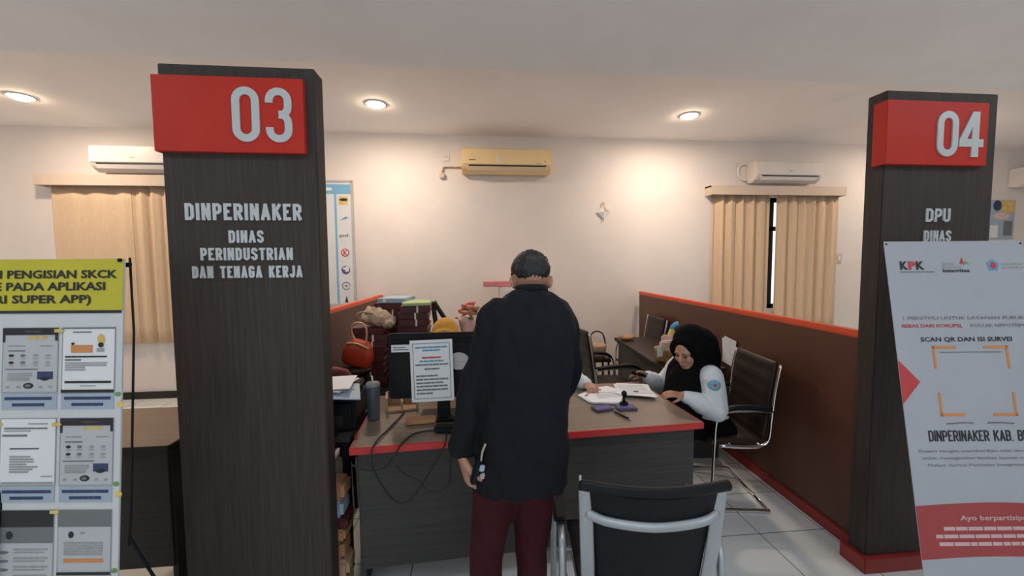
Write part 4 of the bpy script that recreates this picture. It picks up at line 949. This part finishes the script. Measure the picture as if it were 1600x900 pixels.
# ------------------------------------------------------------------ people
def limb(mb, pts, rs, seg=14, k=5, flat=None, up=None):
    P = sm(pts, k); n = len(P); q = []
    for i in range(n):
        f = i / (n - 1) * (len(rs) - 1); a = int(min(f, len(rs) - 2)); q.append(rs[a] + (rs[a + 1] - rs[a]) * (f - a))
    mb.tube(P, q, seg=seg, flat=flat, up=up); mb.sph(P[0], q[0] * .98, seg=12); mb.sph(P[-1], q[-1] * .98, seg=12)
def hand(mb, wrist, d, palm_n, side, curl=.5, size=1.0, spread=.12, thumb_in=.4):
    """wrist point, finger direction, palm normal, side=+1 if the thumb lies towards d x palm_n"""
    d = V(d).normalized(); nrm = V(palm_n); nrm = (nrm - d * nrm.dot(d)).normalized(); s = d.cross(nrm).normalized() * side
    wrist = V(wrist); L = .088 * size
    mb.loft([[wrist + d * (f * L) + (s * cos(2 * pi * k / 12) * wd + nrm * sin(2 * pi * k / 12) * th) * size for k in range(12)] for f, wd, th in ((-.15, .024, .019), (.15, .030, .016), (.55, .040, .0145), (.95, .041, .012), (1.08, .036, .009))])
    for i, (o_, ln) in enumerate(((.030, .070), (.010, .078), (-.010, .073), (-.029, .058))):
        p = wrist + d * L * .93 + s * o_ * size; ang = 0; dd = d + s * spread * (1.2 - i) * .5; dd.normalize(); q = [p - d * .012 * size, p]
        for sg in (.45, .30, .25):
            ang += curl * (.75 + .1 * i); v = dd * cos(ang) + nrm * sin(ang); p = p + v * ln * sg * size; q.append(p)
        mb.tube(q, [.0088 * size, .0090 * size, .0080 * size, .0072 * size, .0058 * size], seg=8); mb.sph(q[-1], .0058 * size, seg=8); 
        for e in q[1:-1]: mb.sph(e, .0084 * size, seg=8)
    p0 = wrist + d * L * .22 + s * .022 * size; p1 = p0 + (d * .45 + s * .75 + nrm * .25 * thumb_in).normalized() * .032 * size; p2 = p1 + (d * .85 + s * .35 + nrm * thumb_in).normalized() * .030 * size; p3 = p2 + (d * .9 + s * .05 + nrm * thumb_in * 1.3).normalized() * .024 * size
    mb.tube([p0, p1, p2, p3], [.014 * size, .0115 * size, .0098 * size, .0072 * size], seg=8); mb.sph(p3, .0072 * size, seg=8); mb.sph(p1, .0112 * size, seg=8); mb.sph(p2, .0098 * size, seg=8)
def head(mb, c, R, k=1.0, ears=True):
    """c = centre of the skull, R = rotation, local -y is the face, z up"""
    def P(x, y, z): return V(c) + R @ (V((x, y, z)) * k)
    mb.sph(P(0, .012, .03), (.076 * k, .094 * k, .085 * k), rot=R, seg=24)
    mb.sph(P(0, -.020, -.035), (.062 * k, .068 * k, .075 * k), rot=R, seg=20); mb.sph(P(0, -.052, -.085), (.034 * k, .030 * k, .028 * k), rot=R)
    mb.sph(P(0, -.055, .02), (.056 * k, .030 * k, .040 * k), rot=R)
    for s in (-1, 1):
        mb.sph(P(s * .034, -.062, -.028), (.026 * k, .022 * k, .026 * k), rot=R); mb.sph(P(s * .028, -.078, .022), (.022 * k, .011 * k, .009 * k), rot=R)
        if ears:
            mb.sph(P(s * .079, .012, -.012), (.009 * k, .020 * k, .031 * k), rot=R @ Euler((0, s * .25, s * -.5)).to_matrix(), seg=12)
            mb.sph(P(s * .085, .020, .004), (.006 * k, .013 * k, .015 * k), rot=R, seg=10)
    mb.tube([P(0, -.083, .016), P(0, -.097, -.010), P(0, -.108, -.028)], [.007 * k, .009 * k, .012 * k], seg=8); mb.sph(P(0, -.102, -.030), (.015 * k, .012 * k, .010 * k), rot=R, seg=10)
    mb.sph(P(0, -.084, -.058), (.023 * k, .011 * k, .007 * k), rot=R, seg=10); mb.sph(P(0, -.081, -.068), (.019 * k, .010 * k, .007 * k), rot=R, seg=10)
def local_obj(mb, name, root, lab=None):
    bmesh.ops.translate(mb.bm, verts=mb.bm.verts, vec=-V(root.location)); o = mb.obj(name, root)
    if lab: o['label'] = lab
    return o

# ---- the man bending over the desk, seen from behind (faces +y)
man = thing('person', 'man in black jacket and maroon trousers bending over the desk, back to camera', 'person', (.12, 1.44, 0))
Rm = Euler((radians(-2), 0, pi)).to_matrix()          # face to +y
Rm = Matrix.Rotation(radians(-30), 3, 'X') @ Rm       # head bowed forward
b = MB('skin'); hc = V((.226, 1.578, 1.527))
head(b, hc, Rm, .93)
limb(b, [(.210, 1.50, 1.385), (.222, 1.53, 1.46), hc + V((0, -.015, -.01))], [.064, .053, .050])
b.loft([ring((.14, 1.43, .84), .13, .09), ring((.165, 1.43, 1.0), .13, .09), ring((.19, 1.46, 1.2), .13, .085), ring((.205, 1.49, 1.36), .12, .07), ring((.207, 1.50, 1.41), .08, .05)])
limb(b, [(.085, 1.49, 1.375), (.008, 1.447, 1.17), (-.042, 1.41, .945), (-.046, 1.408, .925)], [.036, .032, .027, .026])
limb(b, [(.320, 1.50, 1.365), (.370, 1.605, 1.13), (.352, 1.80, .915), (.350, 1.815, .90)], [.036, .032, .027, .026])
hand(b, (-.047, 1.405, .925), (.22, -.05, -1), (1, .25, .12), 1, .85, 1.10, .05, .6)
hand(b, (.350, 1.812, .903), (-.05, .82, -.62), (-.2, -.5, -.7), -1, .25, 1.05)
limb(b, [(.075, 1.43, .86), (.033, 1.433, .47), (.018, 1.41, .08)], [.070, .042, .032]); limb(b, [(.205, 1.43, .86), (.206, 1.447, .47), (.21, 1.42, .08)], [.070, .040, .032])
for x in (.02, .21): b.sph((x, 1.45, .045), (.038, .10, .035))
body = remesh(local_obj(b, 'body', man), .0052, 2, .4)
# jacket
b = MB('jacket')
tr = [(.800, .160, .176, .128, 1.425), (.86, .165, .172, .126, 1.425), (.95, .172, .166, .122, 1.428), (1.08, .182, .160, .118, 1.44), (1.22, .196, .166, .118, 1.46), (1.33, .204, .176, .114, 1.48), (1.40, .207, .172, .100, 1.495), (1.445, .207, .148, .086, 1.505), (1.470, .210, .110, .072, 1.512), (1.490, .218, .068, .060, 1.522)]
b.loft([ring((cx, cy, z), rx, ry, 32, -.14 if z > 1.3 else 0, 2.5) for z, cx, rx, ry, cy in tr])
limb(b, [(.088, 1.495, 1.408), (.058, 1.48, 1.345), (.008, 1.45, 1.17), (-.028, 1.425, 1.04), (-.046, 1.41, .948)], [.068, .062, .053, .048, .049], seg=18)
limb(b, [(.312, 1.50, 1.388), (.343, 1.53, 1.32), (.372, 1.605, 1.13), (.366, 1.70, 1.02), (.352, 1.795, .92)], [.070, .064, .056, .048, .043], seg=18)
jk = remesh(local_obj(b, 'jacket', man, 'black long sleeved jacket'), .0085, 5, .5); wrinkle(jk, .0105)
b = MB('jacket'); b.loft([ring((.220, 1.526, 1.475), .070, .060, 28, -.22), ring((.222, 1.536, 1.512), .060, .054, 28, -.22), ring((.222, 1.537, 1.513), .054, .048, 28, -.22), ring((.220, 1.526, 1.480), .058, .050, 28, -.22)], loop=True); local_obj(b, 'collar', man)
# trousers
b = MB('trouser'); b.loft([ring((.135, 1.43, .78), .145, .108, 28, 0, 2.4), ring((.145, 1.43, .88), .148, .110, 28, 0, 2.4), ring((.155, 1.43, .95), .145, .108, 28, 0, 2.4)])
limb(b, [(.075, 1.43, .80), (.050, 1.43, .64), (.030, 1.435, .47), (.018, 1.41, .10)], [.090, .070, .060, .056], seg=18); limb(b, [(.205, 1.43, .80), (.207, 1.44, .64), (.206, 1.45, .47), (.21, 1.42, .10)], [.090, .068, .058, .056], seg=18)
wrinkle(remesh(local_obj(b, 'trousers', man, 'maroon trousers'), .0085, 4, .5), .005)
for x in (.018, .21):
    b = MB('shoe'); b.loft([ring((x, 1.445, 0), .045, .125, 20, 0, 2.6), ring((x, 1.445, .02), .050, .130, 20, 0, 2.6), ring((x, 1.44, .05), .046, .118, 20, 0, 2.4), ring((x, 1.41, .085), .040, .07, 20)]); local_obj(b, 'shoe', man)
# hair: cap over the skull, clipped short at the neck
b = MB('hair'); Q = lambda x, y, z: hc + Rm @ (V((x, y, z)) * .93)
b.sph(Q(0, .014, .048), (.077, .096, .074), rot=Rm, seg=28); b.sph(Q(0, .055, .030), (.069, .052, .056), rot=Rm, seg=24); b.sph(Q(0, -.04, .085), (.058, .055, .040), rot=Rm, seg=20)
hr = wrinkle(remesh(local_obj(b, 'hair', man, 'short black hair'), .0045, 2, .4), .0035, (70, 70, 40))
# gadget with strap held in the left hand
t = thing('key_holder', 'black key fob with pale strap held in the man\'s left hand', 'key holder', (.000, 1.338, .893), (0, .25, .3))
MB('black').box((0, 0, 0), (.026, .018, .085), bev=.007).obj('fob', t); MB('file_blue').box((.016, -.008, .018), (.018, .010, .022), bev=.003).obj('tag', t); MB('pale_strap').box((.024, -.008, -.008), (.018, .010, .020), bev=.003).obj('tag', t)
MB('pale_strap').tube(sm([(.010, 0, .04), (.006, -.004, .07), (.010, -.006, .10)]), .006, flat=(1, .5)).obj('strap', t)

# ---- seated women
def woman(label, hc, Rh, pelvis, chest, neck, sh, el, wr, hd, pn, thumb, knees, ankles, hijab, skirt='black_cloth', drape=None, k=.95, curl=(.35, .45), hk=1.0, hem=-.08, slv=1.0):
    root = thing('person', label, 'person', (pelvis[0], pelvis[1], 0))
    hc = V(hc); b = MB('skin_w'); head(b, hc, Rh, k, ears=False)
    limb(b, [V(neck) - V((0, 0, .06)), V(neck), hc], [.055, .048, .050])
    limb(b, [pelvis, chest, V(neck) - V((0, 0, .05))], [.11, .105, .07])
    for i in range(2):
        limb(b, [sh[i], el[i], wr[i]], [.042, .034, .024]); hand(b, wr[i], hd[i], pn[i], thumb[i], curl[i], .92)
        limb(b, [V(pelvis) + (V(knees[i]) - V(pelvis)) * .18, knees[i], ankles[i]], [.075, .05, .034])
        f = V(knees[i]) - V(pelvis); f.z = 0; f.normalize(); b.sph(V(ankles[i]) + f * .05 - V((0, 0, .035)), (.04, .04, .03)); b.tube([V(ankles[i]) - V((0, 0, .02)), V(ankles[i]) + f * .12 - V((0, 0, .035))], [.034, .026], seg=10)
    remesh(local_obj(b, 'body', root), .0050, 2, .4)
    # shirt
    b = MB('shirt'); c = V(chest)
    ax = (V(sh[0]) - V(sh[1])); ang = math.atan2(ax.y, ax.x); hw = ax.length / 2
    pv = V(pelvis); nk = V(neck)
    prof = [(pv.lerp(c, hem), .155, .125), (pv.lerp(c, max(.5, hem + .1)), .145, .115), (c, hw * .88, .115), ((V(sh[0]) + V(sh[1])) / 2 + V((0, 0, .0)), hw * .86, .095), ((V(sh[0]) + V(sh[1])) / 2 + V((0, 0, .045)), hw * .45, .07)]
    b.loft([ring(p, rx, ry, 28, 0, 2.4, ang) for p, rx, ry in prof])
    for i in range(2):
        e = V(el[i]); w_ = V(wr[i]); s_ = V(sh[i])
        limb(b, [s_, s_.lerp(e, .5), e], [.066 * slv, .060 * slv, .056 * slv], seg=16); limb(b, [e, e.lerp(w_, .5), w_.lerp(e, .10)], [.056 * slv, .050 * slv, .042], seg=16)
    sh_ = wrinkle(remesh(local_obj(b, 'shirt', root, 'white long sleeved shirt'), .0075, 4, .5), .006)
    b = MB(skirt); b.loft([ring(pv.lerp(c, max(hem, 0) + .12), .150, .120, 24, 0, 2.4, ang), ring(pv + V((0, 0, .03)), .160, .130, 24, 0, 2.4, ang), ring(pv + V((0, 0, -.05)), .165, .150, 24, 0, 2.4, ang)])
    for i in range(2): limb(b, [pv + (V(knees[i]) - pv) * .12, V(knees[i]), V(ankles[i]) + V((0, 0, .06))], [.105, .082, .085], seg=16)
    remesh(local_obj(b, 'trousers', root, 'black skirt over the knees'), .010, 4, .5)
    for i in range(2):
        f = V(knees[i]) - pv; f.z = 0; f.normalize(); a = V(ankles[i]); rz = math.atan2(f.y, f.x) - pi / 2
        b = MB('shoe'); cc = a + f * .055; b.loft([ring((cc.x, cc.y, z), rx, ry, 18, 0, 2.5, rz) for z, rx, ry in ((0, .042, .115), (.02, .045, .12), (.05, .040, .10))]); local_obj(b, 'shoe', root)
    # hijab: hood behind the face, neck and bib over the chest
    b = MB(hijab); P = lambda x, y, z: hc + Rh @ (V((x, y, z)) * k)
    h_ = k * hk; b.sph(P(0, .042 + .014 * (hk > 1), .034), (.104 * h_, .112 * h_, .116 * h_), rot=Rh, seg=28); b.sph(P(0, .052, -.06), (.098 * h_, .095 * h_, .10 * h_), rot=Rh, seg=24)
    if hk > 1: b.sph(P(0, .10, .065), (.075 * k, .07 * k, .07 * k), rot=Rh, seg=20)
    b.tube([P(.090 * cos(a), -.034 - .022 * sin(a) * (1 if sin(a) < 0 else .6), .004 + .100 * sin(a)) for a in [2 * pi * q / 24 for q in range(24)]], .020 * k, seg=10, closed=True)
    top = P(0, .035, -.12)
    b.sph(top, (.088, .088, .07), seg=20)
    for q in drape or []: limb(b, q[0], q[1], seg=16)
    remesh(local_obj(b, 'hijab', root, 'headscarf draped to the chest'), .0075, 4, .5)
    for s in (-1, 1):
        b = MB('ink'); b.sph(P(s * .030, -.083, .000), (.0125, .006, .0035), rot=Rh, seg=10); b.tube([P(s * .046, -.078, .022), P(s * .030, -.088, .028), P(s * .013, -.089, .024)], [.002, .003, .002], seg=6); local_obj(b, 'eye_and_brow', root)
    b = MB('lip'); b.sph(P(0, -.0905, -.060), (.020, .006, .0045), rot=Rh, seg=10); b.sph(P(0, -.0875, -.068), (.016, .006, .005), rot=Rh, seg=10); local_obj(b, 'lips', root)
    return root
# woman at the right end of the desk; face local -y turned to world -x, a little to the camera, bowed
Rh = Matrix.Rotation(radians(-60), 3, 'Z') @ Matrix.Rotation(radians(20), 3, 'X')
w1 = woman('woman in black hijab and white shirt writing at the right end of the desk', (1.378, 2.47, 1.025), Rh, (1.62, 2.58, .47), (1.50, 2.57, .72), (1.44, 2.51, .92),
      ((1.495, 2.40, .875), (1.45, 2.70, .875)), ((1.525, 2.37, .655), (1.365, 2.79, .70)), ((1.305, 2.385, .765), (1.225, 2.74, .795)),
      ((-1, .12, .10), (-1, -.12, .30)), ((.1, .25, -1), (0, -.5, -.6)), (1, -1), ((1.26, 2.47, .52), (1.26, 2.68, .52)), ((1.32, 2.47, .085), (1.32, 2.68, .085)), 'black_cloth',
      hk=1.15, hem=.42, slv=1.16, drape=[([(1.44, 2.51, .90), (1.385, 2.50, .81), (1.34, 2.48, .71), (1.34, 2.47, .63)], [.09, .120, .115, .085]), ([(1.49, 2.56, .94), (1.43, 2.58, .84), (1.38, 2.57, .72)], [.11, .13, .10]), ([(1.47, 2.50, 1.06), (1.53, 2.52, .95), (1.565, 2.53, .85)], [.12, .10, .06])])
from mathutils.bvhtree import BVHTree
sh_o = [c_ for c_ in w1.children if c_.name.startswith('shirt')][0]; off = V(w1.location)
bv = BVHTree.FromPolygons([v.co + off for v in sh_o.data.vertices], [list(p.vertices) for p in sh_o.data.polygons])
b = MB('patch', 'ink_red')
for m_, rr, lift in ((0, .034, .003), (1, .009, .0045)):
    rings = []
    for f in (1, .66, .33, .02):
        r = []
        for k in range(18):
            x, z = 1.478 + rr * f * cos(2 * pi * k / 18), .838 + rr * f * sin(2 * pi * k / 18); hit = bv.ray_cast(V((x, 2.0, z)), V((0, 1, 0)))[0]
            r.append(V((x, (hit.y if hit else 2.33) - lift, z)))
        rings.append(r)
    b.loft([[p + V((0, .006, 0)) for p in rings[0]]] + rings, m_)
local_obj(b, 'arm_patch', w1, 'round blue arm patch')
b = MB('black'); b.box((1.150, 2.70, .815), (.15, .02, .02), rot=Euler((0, .3, .4)).to_matrix(), bev=.006); tag(b.obj('mobile_phone'), 'dark slim phone held in the woman\'s far hand', 'phone')
# person in mustard hijab behind the monitor, facing the camera
w2 = woman('person in mustard hijab seated low behind the monitor', (-.20, 2.86, 1.065), Matrix.Rotation(radians(24), 3, 'X'), (-.20, 3.02, .50), (-.20, 2.97, .74), (-.20, 2.91, .95),
      ((-.03, 2.93, .885), (-.37, 2.93, .885)), ((.03, 2.80, .68), (-.43, 2.80, .68)), ((-.06, 2.66, .79), (-.34, 2.66, .79)), ((-.5, -1, -.2), (.5, -1, -.2)), ((0, 0, -1), (0, 0, -1)), (1, -1),
      ((-.10, 2.62, .52), (-.30, 2.62, .52)), ((-.10, 2.66, .085), (-.30, 2.66, .085)), 'mustard', drape=[([(-.20, 2.90, .97), (-.20, 2.86, .86), (-.20, 2.84, .76)], [.11, .14, .10])])
# person hidden behind the man, only a white sleeve and hand in view
w3 = woman('person in white shirt seated behind the bending man, only one sleeve showing', (.42, 2.86, 1.045), Matrix.Rotation(radians(24), 3, 'X'), (.46, 3.02, .50), (.46, 2.97, .72), (.44, 2.91, .935),
      ((.64, 2.90, .905), (.27, 2.93, .875)), ((.73, 2.74, .76), (.20, 2.80, .68)), ((.745, 2.60, .795), (.30, 2.66, .79)), ((.15, -1, -.15), (.5, -1, -.2)), ((0, 0, -1), (0, 0, -1)), (1, -1),
      ((.56, 2.62, .52), (.36, 2.62, .52)), ((.56, 2.66, .085), (.36, 2.66, .085)), 'black_cloth', drape=[([(.44, 2.90, .96), (.44, 2.86, .86), (.44, 2.84, .76)], [.11, .13, .10])])
def stool_for(x, y, label):
    t = thing('office_stool', label, 'stool', (x, y, 0)); MB('leather').lathe([(.001, .34), (.19, .34), (.20, .36), (.19, .385), (.001, .39)]).obj('seat', t); MB('black').lathe([(.001, .34), (.03, .34), (.03, .08), (.001, .08)]).obj('column', t)
    b = MB('black')
    for k in range(5): a = k * 2 * pi / 5 + .3; b.tube([(0, 0, .09), (.24 * cos(a), .24 * sin(a), .06)], [.02, .012]); b.sph((.24 * cos(a), .24 * sin(a), .027), .027, seg=10)
    b.obj('star_base', t)
stool_for(.47, 3.03, 'black round stool under the person hidden behind the man')
